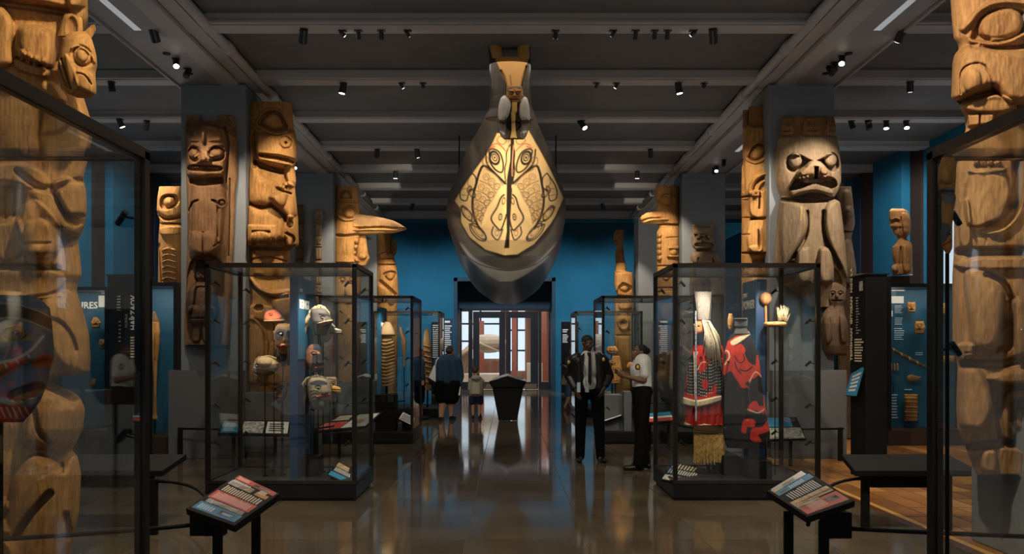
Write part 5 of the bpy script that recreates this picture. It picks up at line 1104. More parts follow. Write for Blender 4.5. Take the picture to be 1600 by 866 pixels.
# ---------------------------------------------------------------- masks in the left case
WH=(.62,.57,.48); SKN=(.30,.17,.08); DKB=(.035,.035,.045); GRN=(.05,.13,.12)
def mask(label,rows,Y,fn,rod=None,mt='wood_brown',depth=1.0,cap=(3,3),group='carved masks on rods'):
    t=thing('mask',label,'mask',group); r=Rel(rows,Y,depth=depth,step=.55,cap=cap,back=.5); fn(r); r.build('face',M[mt],t)
    if rod:
        x,y=rod; p=P(x,y,Y+.02); MB().tube([p,(p.x,p.y,.2)],.006,8).lathe([(.03,0),(.03,.012)],(p.x,p.y,.2),12).build('rod',M['black'],t)
    return t
def hair(t,pts,Y,r,m,n=14,spread=3,drop=10,name='hair'):
    mb=MB(); n=n*4; r=r*.5; spread*=1.3
    for i in range(n):
        f=random.random(); k=f*(len(pts)-1); a=int(min(k,len(pts)-2)); g=k-a
        x=pts[a][0]*(1-g)+pts[a+1][0]*g; y=pts[a][1]*(1-g)+pts[a+1][1]*g
        p=P(x,y,Y); q=P(x+random.uniform(-spread,spread),y+drop*random.uniform(.7,1.3),Y+.02); mb.tube([p,(p+q)/2+Vector((random.uniform(-.01,.01),0,.01)),q],[r,r*1.1,r*.3],5)
    mb.build(name,m,t,smooth=True)
hairw=mat('pale_fur',(.42,.33,.20),.95,var=.35,scale=40,bump=.5); hairb=mat('black_hair',(.012,.010,.009),.8,var=.3,scale=30); 
def f1(r):
    r.all((.10,.085,.08)).eye(505,497,3.5,2.4,2).ppoly([(500,490),(512,492),(514,494),(500,493)],BLK).ppoly([(498,506),(508,502),(518,500),(520,503),(508,508)],(.45,.30,.16)).pdisc(501,511,4,3.5,(.5,.10,.07)).line([(497,506),(519,501)],1.5,3).dome(508,502,3,6,4).line([(499,512),(514,510)],1.5,-2)
t=mask('dark mask with pale fur hair and red lips, top right in the mask case',[(482,486,508),(488,485,514),(496,486,516),(502,487,522),(508,488,516),(516,490,513),(524,492,510)],9.35,f1,(497,524))
hair(t,[(478,500),(484,486),(492,479),(500,476),(508,480),(514,488)],9.33,.016,hairw,22,3,10); hair(t,[(482,490),(478,500),(476,510)],9.36,.012,hairw,8,2,14)
def f2(r):
    r.all((.20,.13,.07),.4).ppoly([(430,522),(436,514),(450,516),(462,518),(460,530),(448,528),(434,532)],DKB).eye(440,522,4.5,2.6,2).eye(456,521,3.5,2.4,2).pdisc(440,522,2,1.6,(.55,.5,.35)).pdisc(456,521,1.6,1.4,(.55,.5,.35)).pillow([(446,518),(452,518),(456,534),(444,534)],7,4).line([(441,541),(458,540)],2.6,4).pline([(441,541),(458,540)],2,RED).line([(442,541),(457,540.5)],.9,-4).ppoly([(442,537),(456,536),(457,538),(442,539)],(.5,.38,.22))
t=mask('round brown mask with dark painted eyes in the middle of the mask case',[(506,436,456),(511,431,462),(520,428,464),(530,428,464),(540,431,461),(548,437,457),(553,442,452)],9.3,f2,(442,552))
hair(t,[(430,518),(434,508),(446,505),(458,508),(464,516)],9.32,.012,hairw,12,2,5); hair(t,[(430,545),(440,553),(450,553),(456,548)],9.34,.018,hairb,14,2,16)
def f3(r): r.all((.07,.05,.04)).ppoly([(416,488),(432,484),(440,490),(436,498),(414,498)],(.50,.13,.07)).eye(424,492,3,2,2).line([(413,502),(444,501)],2.5,3).pline([(413,502),(446,501)],1.6,(.45,.2,.1))
t=mask('small red and black headdress at the upper left in the mask case',[(481,417,424),(485,414,432),(492,413,440),(499,412,446),(505,413,446)],9.6,f3,(428,505))
def f4(r): r.all((.22,.17,.11),.5).eye(402,572,2.8,2.4,2).eye(398,566,2,2,1).line([(396,582),(404,586)],2,-3).ppoly([(396,570),(400,566),(402,592),(397,590)],(.36,.36,.34),.8).dome(414,566,12,8,4).pdisc(404,574,1.5,1.5,BLK).ppoly([(405,560),(432,558),(436,568),(408,572)],hairc,.6)
hairc=(.40,.30,.15)
t=mask('low animal mask turned left with shaggy tan fur in the mask case',[(557,404,420),(562,399,430),(568,397,436),(575,396,436),(582,396,430),(590,398,416),(597,401,410)],9.2,f4,(414,592))
hair(t,[(402,562),(410,557),(422,556),(432,560)],9.17,.014,hairw,12,3,5)
def f5(r):
    r.all(DKB).eye(491,553,4,2.4,2).ppoly([(484,547),(498,549),(500,553),(486,551)],(.35,.15,.08)).pillow([(496,552),(502,554),(506,567),(496,569)],6,3).pline([(494,575),(505,573)],1.4,(.45,.10,.06)).line([(494,575),(505,573)],1.4,3).ppoly([(480,545),(490,540),(486,576),(478,566)],(.28,.12,.06),.8).pdisc(492,578,4,3,(.40,.15,.08),al=.8)
t=mask('blue black face mask in three quarter view, middle right of the mask case',[(538,486,497),(543,481,502),(552,477,503),(562,476,504),(568,477,507),(574,480,505),(582,490,503)],9.35,f5,(490,582))
hair(t,[(478,552),(484,540),(492,537),(500,541)],9.37,.008,mat('red_cedar_bark',(.16,.06,.03),.9),10,1.5,8)
def f6(r):
    r.all((.40,.34,.24),.8).ppoly([(484,600),(496,594),(508,596),(512,601),(498,603)],DKB).eye(498,606,4,2.6,2).pdisc(498,606,1.8,1.8,BLK).pillow([(504,602),(510,602),(514,614),(503,616)],7,3).ppoly([(496,619),(514,615),(516,619),(498,624)],RED).line([(497,620),(515,617)],2,3)
    for k in range(4): r.pline([(486+k,612+k*5),(494+k,610+k*5),(500+k,614+k*5)],.8,BLK)
    r.ppoly([(490,628),(502,624),(512,626),(508,638),(494,638)],(.12,.14,.14)).pdisc(503,630,4,4,(.30,.30,.27))
t=mask('large striped mask with black hair and red lips, lower right of mask case',[(590,488,504),(595,482,512),(602,480,515),(612,480,518),(622,482,517),(632,486,512),(640,490,508)],9.2,f6,(486,640))
hair(t,[(474,612),(478,598),(488,589),(500,588)],9.24,.014,hairb,18,2,38); hair(t,[(472,600),(480,590),(496,586),(508,590)],9.2,.010,hairw,16,3,6)
def f7(r): r.all((.45,.36,.22),.8).eye(521,599,2.6,2,1.6).pdisc(521,599,1.2,1.2,BLK).pline([(514,592),(526,594)],1,DKB)
t=mask('bird mask with orange hooked beak at the far right of the mask case',[(589,510,524),(594,508,527),(602,508,527),(610,510,525),(616,512,520)],9.45,f7,(515,616))
b=Rel([(518,603,612),(524,603,614),(530,605,615),(533,608,613)],9.4,depth=.8,step=.5,axis='h',cap=(2,2)); b.all((.55,.30,.07)); b.line([(518,609),(532,610)],.9,-2); b.build('beak',M['wood_gold'],t)
def f8(r): r.all((.06,.055,.06)).eye(441,606,3,2.4,1.6).pdisc(437,620,3,4,(.35,.10,.06)).line([(434,622),(444,624)],1.5,-2)
mask('small dark mask low beside the blue fin in the mask case',[(596,436,446),(602,433,449),(612,432,449),(622,431,446),(630,434,440)],9.25,f8,(440,630))
def f9(r): r.all((.48,.45,.38),.9).line([(508,516),(528,520)],1.5,-2).eye(510,512,2.4,2,1.4).pline([(516,520),(530,522)],.8,DKB)
t=mask('pale beaked bird mask below the fur haired mask in the case',[(504,506,518),(510,502,524),(518,500,524),(526,501,519),(535,502,512)],9.5,f9,(505,535))
b=Rel([(518,512,521),(526,513,521),(534,516,520)],9.48,depth=.8,step=.5,axis='h',cap=(2,2)); b.all((.42,.40,.34)); b.line([(519,517),(533,518)],.7,-2); b.build('beak',M['wood_grey'],t)
t=thing('display_block','small black block on the deck of the mask case','plinth'); MB().box(X_(467,9.2),X_(498,9.2),9.2,9.45,.2,.42).build('block',M['black'],t,bevel=.004)
# ---------------------------------------------------------------- big painted mask in the near left case
def fb(r):
    BL=(.10,.14,.20); r.all(BL)
    r.ppoly([(-80,500),(-40,478),(20,476),(60,486),(82,498),(80,516),(40,500),(0,500),(-40,512),(-80,525)],(.045,.035,.03)).pline([(-80,524),(-40,510),(0,499),(40,499),(80,516)],1.5,(.30,.24,.15)).pline([(-80,498),(-40,477),(20,475),(60,485),(82,497)],1.2,(.30,.24,.15))
    r.ppoly([(4,530),(30,506),(56,528),(48,532),(12,534)],(.30,.20,.10)).eye(30,522,16,9,5).pdisc(32,520,6,5,BLK).pline([(30,520),(14,560)],1.5,(.32,.25,.17))
    r.pillow([(-20,560),(30,548),(70,520),(84,540),(84,560),(60,566),(20,580),(-20,596)],12,10)
    r.ppoly([(-40,590),(0,572),(46,560),(50,566),(10,590),(-20,620),(-40,640)],(.42,.10,.04)).ppoly([(56,566),(72,552),(84,558),(82,572),(58,574)],(.45,.10,.04))
    r.pline([(-20,580),(10,566),(30,562),(54,548),(72,526)],2.2,(.45,.42,.36))
    for x,y in ((-2,570),(14,566),(32,560),(48,550)): r.pline([(x,y),(x+4,y+8)],1.6,(.45,.42,.36))
    r.slab([(20,612),(60,596),(74,604),(60,620),(24,628)],-9,3).ppoly([(20,612),(60,598),(72,604),(60,616),(24,624)],(.05,.04,.05)).ppoly([(24,622),(62,608),(68,614),(30,634)],(.25,.13,.06))
    r.ppoly([(-60,630),(40,634),(48,644),(30,656),(-60,656)],(.30,.06,.03))
    for x in range(-30,44,9): r.pline([(x,636),(x+6,652)],1,(.45,.4,.33))
t=thing('mask','large blue and red painted mask on a stand in the near left case','mask'); r=Rel([(462,-40,50),(470,-56,66),(482,-66,78),(510,-72,82),(540,-74,84),(560,-72,84),(580,-70,78),(600,-68,74),(625,-66,64),(645,-60,50),(660,-48,36)],3.3,depth=.55,step=.9,cap=(8,6),back=.3); fb(r); r.build('face',M['wood_dark'],t)
p=P(0,655,3.34); MB().tube([p,(p.x,p.y,.2)],.012,8).build('rod',M['black'],t)
# ---------------------------------------------------------------- the robes
cloth_red=mat('red_wool',(.42,.025,.015),.9,var=.2,scale=40,bump=.3)
def pm_(name,rough=.9):
    m,n,b=nt(name); setb(b,rough,0,.2); L=n.links
    at=n.nodes.new('ShaderNodeAttribute'); at.attribute_name='paint'; no=n.nodes.new('ShaderNodeTexNoise'); no.inputs['Scale'].default_value=90; no.inputs['Detail'].default_value=4
    tc=n.nodes.new('ShaderNodeTexCoord'); L.new(tc.outputs['Object'],no.inputs[0])
    hs=n.nodes.new('ShaderNodeMapRange'); hs.inputs[3].default_value=.55; hs.inputs[4].default_value=1.4; L.new(no.outputs[0],hs.inputs[0])
    mx=n.nodes.new('ShaderNodeMix'); mx.data_type='RGBA'; mx.blend_type='MULTIPLY'; mx.inputs[0].default_value=1; L.new(at.outputs['Color'],mx.inputs[6]); L.new(hs.outputs[0],mx.inputs[7]); L.new(mx.outputs[2],b.inputs['Base Color'])
    bp=n.nodes.new('ShaderNodeBump'); bp.inputs['Strength'].default_value=.35; bp.inputs['Distance'].default_value=.006; L.new(no.outputs[0],bp.inputs['Height']); L.new(bp.outputs[0],b.inputs['Normal']); return m
CL=pm_('woven_cloth'); RD=(.40,.018,.012); IV=(.56,.47,.32); BKC=(.012,.012,.016)
Zr=lambda x,y:(1050+x/3.094,460+y/3.094)
def ZR(*p): return [Zr(*q) for q in p]
t=thing('ceremonial_robe','red robe with black beaded eagle and ivory fringes in the right case','robe')
r=Rel([(540,1084,1128),(550,1081,1131),(565,1077,1131),(585,1073,1130),(605,1070,1129),(622,1067,1128),(634,1066,1128),(640,1071,1130),(655,1070,1134),(664,1069,1134)],9.45,depth=.8,step=.7,back=.8)
r.all(RD)
r.ppoly(ZR((70,440),(80,330),(100,290),(112,380),(120,330),(150,320),(175,330),(150,380),(200,300),(240,320),(245,420),(240,490),(180,470),(140,495),(60,470)),BKC)
for k in range(11):
    y=330+k*15
    for (xa,ya),(xb,yb_) in (((70,y),(108,y+4)),((122,y),(166,y+16)),((172,y-2),(242,y-20))):
        m_=int((xb-xa)/8)
        for q_ in range(m_): c_=Zr(xa+(xb-xa)*(q_+.5)/m_,ya+(yb_-ya)*(q_+.5)/m_+2*math.sin(q_*1.3)); r.pdisc(c_[0],c_[1],.85,1.0,(.6,.54,.44),e=.5)
r.ppoly(ZR((118,330),(150,315),(180,330),(165,345),(150,370),(128,380),(126,350)),RD).ppoly(ZR((185,470),(200,430),(215,470)),RD).ppoly(ZR((140,420),(165,410),(170,450),(150,460)),RD)
r.pline(ZR((120,365),(140,330),(170,330)),.6,IV); r.pline(ZR((105,280),(108,500)),.9,IV); r.pline(ZR((120,280),(112,300)),1,IV)
r.ppoly(ZR((45,495),(100,510),(130,510),(235,488),(238,515),(130,545),(100,545),(48,530)),IV,sm=False).slab(ZR((45,495),(100,510),(130,510),(235,488),(238,515),(130,545),(100,545),(48,530)),4,2)
r.ppoly(ZR((55,615),(100,635),(150,625),(240,640),(260,640),(260,680),(55,645)),IV,sm=False).slab(ZR((55,615),(100,635),(150,625),(240,640),(260,640),(260,680),(55,645)),3,2)
for x in (1080,1094,1104,1116,1124): r.line([(x,560),(x-1,612)],2.5,-2.5).line([(x+2,636),(x+1,662)],2.5,-3)
r.build('robe_cloth',CL,t,wob=.5)
h=Rel([(500,1090,1104),(508,1083,1108),(520,1084,1108),(530,1087,1107),(541,1089,1106)],9.4,depth=.9,step=.5,cap=(2,0)); h.all((.40,.05,.03)).ppoly([(1088,522),(1106,520),(1106,541),(1088,541)],(.02,.03,.06)).ppoly([(1083,506),(1094,503),(1096,516),(1084,517)],(.55,.30,.12)).eye(1091,509,2.2,2,1.5).pdisc(1091,509,1.2,1.2,BLK)
h.build('frontlet_head',CL,t,'red and gold bird frontlet')
c=Rel([(456,1083,1113),(470,1085,1112),(485,1088,1111),(500,1090,1110)],9.42,depth=.8,step=.6,cap=(0,0)); c.all((.27,.24,.21)); 
for x in range(1085,1112,2): c.line([(x,456),(x+(1099-x)*.4,500)],.8,2)
c.build('whisker_crown',CL,t)
mb=MB()
for i in range(26):
    f=i/25; x0=1098+f*10; p=P(x0,500+f*2,9.3-.1*f); q=P(1100+f*30+random.uniform(-2,2),545+random.uniform(0,30)*(.4+f),9.28); m_=(p+q)/2+Vector((.02,-.02,.03)); mb.tube([p,m_,q],[.009,.012,.006],5)
mb.build('ermine_tails',mat('ermine',(.60,.52,.38),.95,var=.3,scale=60,bump=.4),t,smooth=True)
p=P(1087,486,9.15); q=P(1087.5,658,9.2); MB().tube([p,q],.010,8).build('beaded_strip',mat('beads',(.35,.42,.50),.4,var=.7,scale=60),t)
a=Rel([(664,1085,1128),(672,1084,1130),(690,1084,1131),(712,1084,1131),(722,1086,1132)],9.5,depth=.6,step=.7); a.all((.40,.25,.08))
a.ppoly([(1084,666),(1130,668),(1130,682),(1084,678)],(.50,.36,.18)).pline([(1085,672),(1130,676)],.8,(.4,.08,.04)).pline([(1085,676),(1130,679)],.6,(.03,.02,.02))
a.build('apron',CL,t)
mb=MB()
for i in range(60):
    x=1085+46*i/59; mb.tube([P(x,680,9.34),P(x+random.uniform(-1,1),700,9.33),P(x+random.uniform(-1.5,1.5),718+random.uniform(0,9),9.34)],[.008,.008,.004],4)
mb.build('fringe',mat('cedar_bark_fringe',(.42,.27,.09),.9,var=.4,scale=30),t)
pp=P(1107,700,9.5); MB().tube([pp,(pp.x,pp.y,.2)],.02,8).lathe([(.14,0),(.14,.015)],(pp.x,pp.y,.2),20).build('mannequin_stand',M['black'],t)
t=thing('ceremonial_robe','black button robe with red crest shapes on a grey mannequin, right case','robe')
r=Rel([(517,1146,1170),(522,1142,1172),(530,1138,1176),(540,1135,1180),(552,1132,1184),(570,1130,1187),(600,1128,1191),(630,1128,1195),(655,1129,1199),(675,1130,1203),(690,1132,1203),(700,1136,1200)],9.16,depth=.7,step=.65,back=.5)
r.all(BKC); R2=(.42,.03,.018)
r.ppoly(ZR((235,250),(280,220),(330,190),(370,178),(376,190),(320,225),(280,270),(262,290)),R2); r.ppoly(ZR((285,225),(372,182),(378,192),(300,245)),IV)
r.ppoly(ZR((210,350),(225,290),(260,262),(300,250),(330,240),(350,265),(348,290),(370,330),(400,340),(405,300),(420,300),(425,370),(400,400),(350,430),(370,455),(330,450),(320,430),(300,400),(280,370),(250,390),(230,370)),R2)
r.pline(ZR((220,345),(230,300),(262,272),(275,300),(255,340)),.9,IV); r.ppoly(ZR((236,300),(258,285),(262,310),(244,335)),BKC); r.pline(ZR((300,300),(320,330),(345,320),(340,290)),.9,BKC).pline(ZR((325,365),(355,370),(385,350)),1.1,BKC).pline(ZR((300,330),(310,360),(330,385)),.9,BKC)
r.ppoly(ZR((365,410),(375,380),(400,360),(425,370),(440,410),(405,385),(385,400),(372,430)),R2).pline(ZR((370,420),(400,375),(432,400)),.6,IV)
r.ppoly(ZR((360,560),(370,530),(400,515),(420,540),(445,540),(440,575),(400,560),(385,570)),R2).pline(ZR((362,555),(410,572),(442,555)),.7,IV)
r.ppoly(ZR((330,660),(340,610),(370,600),(395,610),(390,640),(360,640),(350,670)),R2).ppoly(ZR((370,690),(385,645),(430,640),(470,600),(480,650),(440,670),(410,680),(430,710),(390,710)),R2).ppoly(ZR((440,490),(455,500),(475,600),(445,560)),R2)
r.pline(ZR((372,430),(365,480),(375,520)),.5,(.05,.05,.06)).line(ZR((270,330),(250,500),(255,640)),2.5,-3).line(ZR((355,460),(360,600)),3,-3)
r.build('robe_cloth',CL,t,wob=.4)
n_=Rel([(497,1146,1168),(510,1145,1168),(513,1148,1166),(522,1144,1172)],9.16,depth=.9,step=.6); n_.all((.06,.06,.065)); n_.line([(1145,499),(1168,499)],1,2); n_.build('mannequin_neck',CL,t)
b=Rel([(490,1139,1144),(498,1137,1146),(508,1137,1145),(516,1139,1143)],9.12,depth=.9,step=.5,cap=(2,2)); b.build('wooden_ornament',M['wood_gold'],t)
pp=P(1166,690,9.18); MB().tube([pp,(pp.x,pp.y,.2)],.025,8).build('mannequin_stand',M['black'],t)
t=thing('display_block','black stepped block below the black robe','plinth'); MB().box(X_(1133,9.2),X_(1157,9.2),9.25,9.8,.2,.42).box(X_(1165,9.1),X_(1202,9.1),9.0,9.4,.2,.40).build('block',M['black'],t,bevel=.004)
t=thing('rattle','round orange and tan rattle beside the blue fin in the right case','rattle'); c=P(1196,467,9.4); MB().ball(c,.068,.07,.075,16,12).build('head',M['wood_plain'],t,smooth=True); MB().tube([c,P(1197,505,9.4)],.014,8).build('handle',M['wood_plain'],t); MB().tube([P(1197,505,9.42),Vector((P(1197,505,9.42).x,9.42,.2))],.006,6).build('rod',M['black'],t)
t=thing('headdress','woven ring headdress with pale fur tuft in the right case','headdress'); c=P(1211,507,9.3); mb=MB(); mb.tube([c+Vector((.10*math.cos(a),.10*math.sin(a),0)) for a in np.linspace(0,2*PI,25)],.028,8); mb.build('ring',mat('shell_ring',(.50,.30,.12),.7,var=.7,scale=40,bump=.5),t,smooth=True)
hair(t,[(1216,503),(1224,500),(1230,504)],9.25,.008,hairw,12,4,-19,name='fur_tuft'); MB().tube([c,(c.x,c.y,.2)],.006,6).box(c.x-.1,c.x+.1,c.y-.01,c.y+.01,c.z-.03,c.z-.02).build('rod',M['black'],t)
# acrylic sheets and mount
t=thing('acrylic_mount','clear acrylic mount standing behind the rattle','stand'); MB().box(X_(1204,9.5),X_(1232,9.5),9.5,9.51,.2,2.13).build('sheet',M['glass'],t)
# ---------------------------------------------------------------- second row contents
t=thing('woven_cloak','tan twined cedar cloak on a stand with a woven hat, second left case','robe')
r=Rel([(524,597,612),(535,592,616),(560,590,618),(590,591,618),(603,594,616)],14.7,depth=.8,step=.6); 
for k in range(14): r.line([(592+(k%2),530+k*5.4),(603,533+k*5.4),(616,529+k*5.4)],1.2,1.5)
r.all((.34,.21,.08),.9); r.build('cloak',M['wood_tan'],t)
r=Rel([(503,602,609),(508,598,612),(516,592,616),(522,589,618),(525,590,618)],14.7,depth=.9,step=.5,cap=(2,2)); r.all((.48,.34,.18),.8); r.build('hat',M['wood_tan'],t); MB().tube([P(604,600,14.75),Vector((P(604,600,14.75).x,14.75,.2))],.02,8).build('rod',M['black'],t)
t=thing('carved_club','long brown carved club hanging upright, second left case','carving'); r=Rel([(511,624,627),(518,624,629),(530,627,634),(536,627,635),(560,630,634),(575,630,633)],14.8,depth=.9,step=.5,cap=(1,1)); r.build('club',M['wood_brown'],t); MB().tube([P(631.5,574,14.82),Vector((P(631.5,574,14.82).x,14.82,.2))],.008,6).build('rod',M['black'],t)
t=thing('display_block','large black block inside the second left case','plinth'); MB().box(X_(586,14.3),X_(617,14.3),14.3,14.7,.2,Z_(617,14.3)).build('block',M['black'],t,bevel=.005)
t=thing('woven_cloak','long brown cloak on a tall stand in the third left case','robe'); r=Rel([(514,665,669),(520,663,671),(535,661,673),(560,662,675),(590,662,676),(610,662,674)],20.2,depth=.9,step=.5,cap=(2,0)); r.all((.30,.17,.07),.9); 
for k in range(8): r.line([(662,540+k*8),(675,543+k*8)],1,1.2)
r.build('cloak',M['wood_brown'],t); MB().tube([P(668,608,20.2),Vector((P(668,608,20.2).x,20.2,.2))],.02,8).build('rod',M['black'],t)
items=[('carved_rattle','brown carved bird rattle on the shelf of the second right case',(948,563,968,574),'wood_brown','rattle'),('carved_bowl','reddish carved feast bowl on the shelf of the second right case',(946,541,966,554),'wood_tan','bowl'),('carved_mask','pale rounded mask behind the guards in the second right case',(952,556,972,600),'wood_gold','mask'),('carved_mask','orange mask on a rod at the right of the second right case',(978,566,994,580),'wood_gold','mask')]
for nm,lab_,(a,b_,c,d),mt,ct in items:
    r=Rel([(b_,a+4,c-4),((b_+d)/2,a,c),(d,a+4,c-4)],14.9,depth=.8,step=.5,cap=(2,2)); r.eye((a+c)/2-3,(b_+d)/2-1,2,1.5,1).eye((a+c)/2+3,(b_+d)/2-1,2,1.5,1).line([((a+c)/2-3,d-4),((a+c)/2+3,d-4)],1,-1)
    t=thing(nm,lab_,ct); r.build('body',M[mt],t); x_=X_((a+c)/2,14.9); MB().tube([(x_,14.95,Z_(d-2,14.9)),(x_,14.95,.2)],.01,6).build('rod',M['black'],t)
t=thing('display_block','grey block with a white label shelf in the second right case','plinth'); MB().box(X_(938,14.5),X_(972,14.5),14.4,14.9,.2,Z_(617,14.5)).box(X_(975,14.3),X_(987,14.3),14.3,14.6,.2,Z_(612,14.3)).build('block',M['plinthgrey'],t,bevel=.005)
# paddle and the small pieces of the aisle cases
t=thing('paddle','tall tan carved paddle standing in the left aisle case','paddle'); r=Rel([(487,240,242),(500,235,249),(520,234,251),(545,237,249),(570,239,246),(600,240,245),(648,239,245),(652,237,247),(656,237,247)],13.3,depth=.5,step=.6,cap=(2,1)); r.line([(242,505),(242,560)],1.2,1.5).ppoly([(238,490),(246,490),(249,502),(236,502)],(.05,.04,.04),.8); r.build('blade_and_shaft',M['wood_gold'],t); MB().tube([P(242,655,13.34),Vector((P(242,655,13.34).x,13.34,.25))],.01,6).build('rod',M['black'],t)
MB().slab([P(236,700,13.0),P(262,698,13.0),P(260,690,13.3),P(234,692,13.3)],(0,0,.012)).build('label_card',PB['white'],t)
def small(nm,lab_,rows,Y,mt,ct,fn=None,axis='v',grp='pieces in the aisle cases'):
    r=Rel(rows,Y,depth=.7,step=.45,cap=(2,2),axis=axis); 
    if fn: fn(r)
    o=r.build(nm,M[mt]); tag(o,lab_,ct); return o
def face(cx,cy,s=1): return lambda r: r.eye(cx-3*s,cy-2*s,2*s,1.5*s,1.2).eye(cx+3*s,cy-2*s,2*s,1.5*s,1.2).dome(cx,cy,1.3*s,3*s,2).line([(cx-3*s,cy+4.5*s),(cx+3*s,cy+4.5*s)],1.1,-1.5).pdisc(cx,cy+4.5*s,2*s,1*s,(.4,.06,.03))
small('mask','square tan mask, upper of the two masks in the right blue case',[(472,1418,1430),(480,1417,1431),(488,1419,1430)],14.4,'wood_gold','mask',face(1424,480))
small('mask','ruddy mask with mane, lower of the two masks in right blue case',[(502,1430,1443),(512,1428,1446),(522,1430,1443)],14.4,'wood_gold','mask',face(1436,511))
small('mask','dim carved mask seen through the near right case glass, in blue case',[(473,1458,1478),(482,1457,1480),(492,1459,1478)],14.4,'wood_tan','mask',face(1468,481))
small('carved_staff','long dark horn staff lying diagonally across the right blue case',[(1390,541,546),(1405,549,555),(1425,560,566),(1446,571,577)],14.4,'wood_dark','carving',lambda r:[r.pline([(x,540),(x+2,580)],1.5,(.35,.22,.10)) for x in (1396,1408,1420,1432)],axis='h')
small('ladle','curved brown ladle above the tan tablet in the right blue case',[(1417,588,594),(1424,585,598),(1432,588,596),(1440,589,592)],14.4,'wood_brown','ladle',axis='h')
small('carved_tablet','tan carved rectangular tablet low in the right blue case',[(616,1413,1434),(640,1413,1434),(659,1413,1434)],14.4,'wood_gold','carving',lambda r:[r.line([(1413,y),(1434,y+1)],1,1.5) for y in (622,628,636,644,650)])
for i in range(3): small('bone_comb',('leftmost','middle','rightmost')[i]+' of three upright carved combs in the right blue case',[(568,1391+i*5,1394+i*5),(580,1391+i*5,1394.5+i*5)],14.4,'wood_grey','comb')
small('carved_bracket','orange horn shaped handle in the right blue case beside the mask',[(1460,560,566),(1475,556,568),(1492,556,568)],14.3,'wood_gold','carving',axis='h')
small('mask','small tan mask at the top of the treasures case',[(496,146,152),(504,142,158),(513,144,156)],14.3,'wood_gold','mask',face(150,504,.8))
small('mask','small rust mask in the middle of the treasures case',[(530,156,162),(537,154,166),(546,156,164)],14.3,'wood_brown','mask',face(160,538,.8))
small('carved_figure','small brown carving low in the treasures case',[(592,145,150),(600,139,150),(605,140,148)],14.3,'wood_brown','carving')
# ---------------------------------------------------------------- people
def remesh(name,prims,m,parent,vox=.010,sm=3,label=None):
    mb=MB()
    for p in prims:
        if p[0]=='c':
            a,ra,b,rb=Vector(p[1]),p[2],Vector(p[3]),p[4]; d=(b-a); L=d.length
            n=max(2,int(L/(min(ra,rb)*1.2))+1)
            mb.tube([a+d*(i/n) for i in range(n+1)],[ra+(rb-ra)*i/n for i in range(n+1)],14); mb.ball(a,ra,n=14,m=8); mb.ball(b,rb,n=14,m=8)
        else:
            c,(rx,ry,rz)=Vector(p[1]),p[2]; rot=p[3] if len(p)>3 else None
            mb.ball(c,rx,ry,rz,18,12,rot)
    o=mb.build(name,m,parent,label,smooth=True)
    md=o.modifiers.new('r','REMESH'); md.mode='VOXEL'; md.voxel_size=vox; md.use_smooth_shade=True
    s=o.modifiers.new('s','SMOOTH'); s.factor=.5; s.iterations=sm
    bake(o); o.data.materials.clear(); o.data.materials.append(m)
    return o
def basis(f):       # forward f -> rotation with y = forward, x = side, z = up
    f=Vector(f).normalized(); s=f.cross(Vector((0,0,1))).normalized(); u=s.cross(f); return Matrix((s,f,u)).transposed()
def head(c,f,k=1.0):
    R=basis(f); c=Vector(c); q=lambda x,y,z:c+R@(Vector((x,y,z))*k)
    e=lambda p,r:('e',p,tuple(v*k for v in r),R)
    return [e(q(0,-.012,.02),(.075,.094,.092)),e(q(0,.022,-.035),(.060,.066,.075)),e(q(0,.066,-.088),(.026,.024,.022)),('c',q(0,.088,.012),.009*k,q(0,.106,-.026),.014*k),
        e(q(-.012,.096,-.032),(.010,.012,.008)),e(q(.012,.096,-.032),(.010,.012,.008)),e(q(0,.078,.028),(.056,.016,.012)),e(q(0,.086,-.056),(.025,.014,.007)),e(q(0,.084,-.066),(.021,.014,.008)),e(q(-.045,.058,-.02),(.02,.02,.018)),e(q(.045,.058,-.02),(.02,.02,.018)),
        e(q(-.078,-.005,-.005),(.012,.022,.030)),e(q(.078,-.005,-.005),(.012,.022,.030)),('c',q(0,-.02,-.06),.052*k,q(0,-.035,-.17),.058*k)]
def eyes(c,f,t,k=1.0):
    R=basis(f); c=Vector(c)
    for s in (-1,1):
        p=c+R@(Vector((s*.031,.080,.006))*k); MB().ball(p,.011*k,.011*k,.009*k,8,6).build('eye',M['white'],t,smooth=True)
        MB().ball(p+R@(Vector((0,.0075,0))*k),.0055*k,n=8,m=6).build('iris',M['black'],t,smooth=True)
        MB().tube([p+R@(Vector((-.018,.010,.019))*k),p+R@(Vector((0,.013,.024))*k),p+R@(Vector((.018,.010,.019))*k)],.0032*k,5).build('eyebrow',M['blackcloth'],t)
    MB().tube([c+R@(Vector((-.02,.093,-.061))*k),c+R@(Vector((0,.099,-.060))*k),c+R@(Vector((.02,.093,-.061))*k)],.0028*k,5).build('mouth_line',mat_lip,t)
mat_lip=mat('lip_line',(.16,.05,.04),.5)
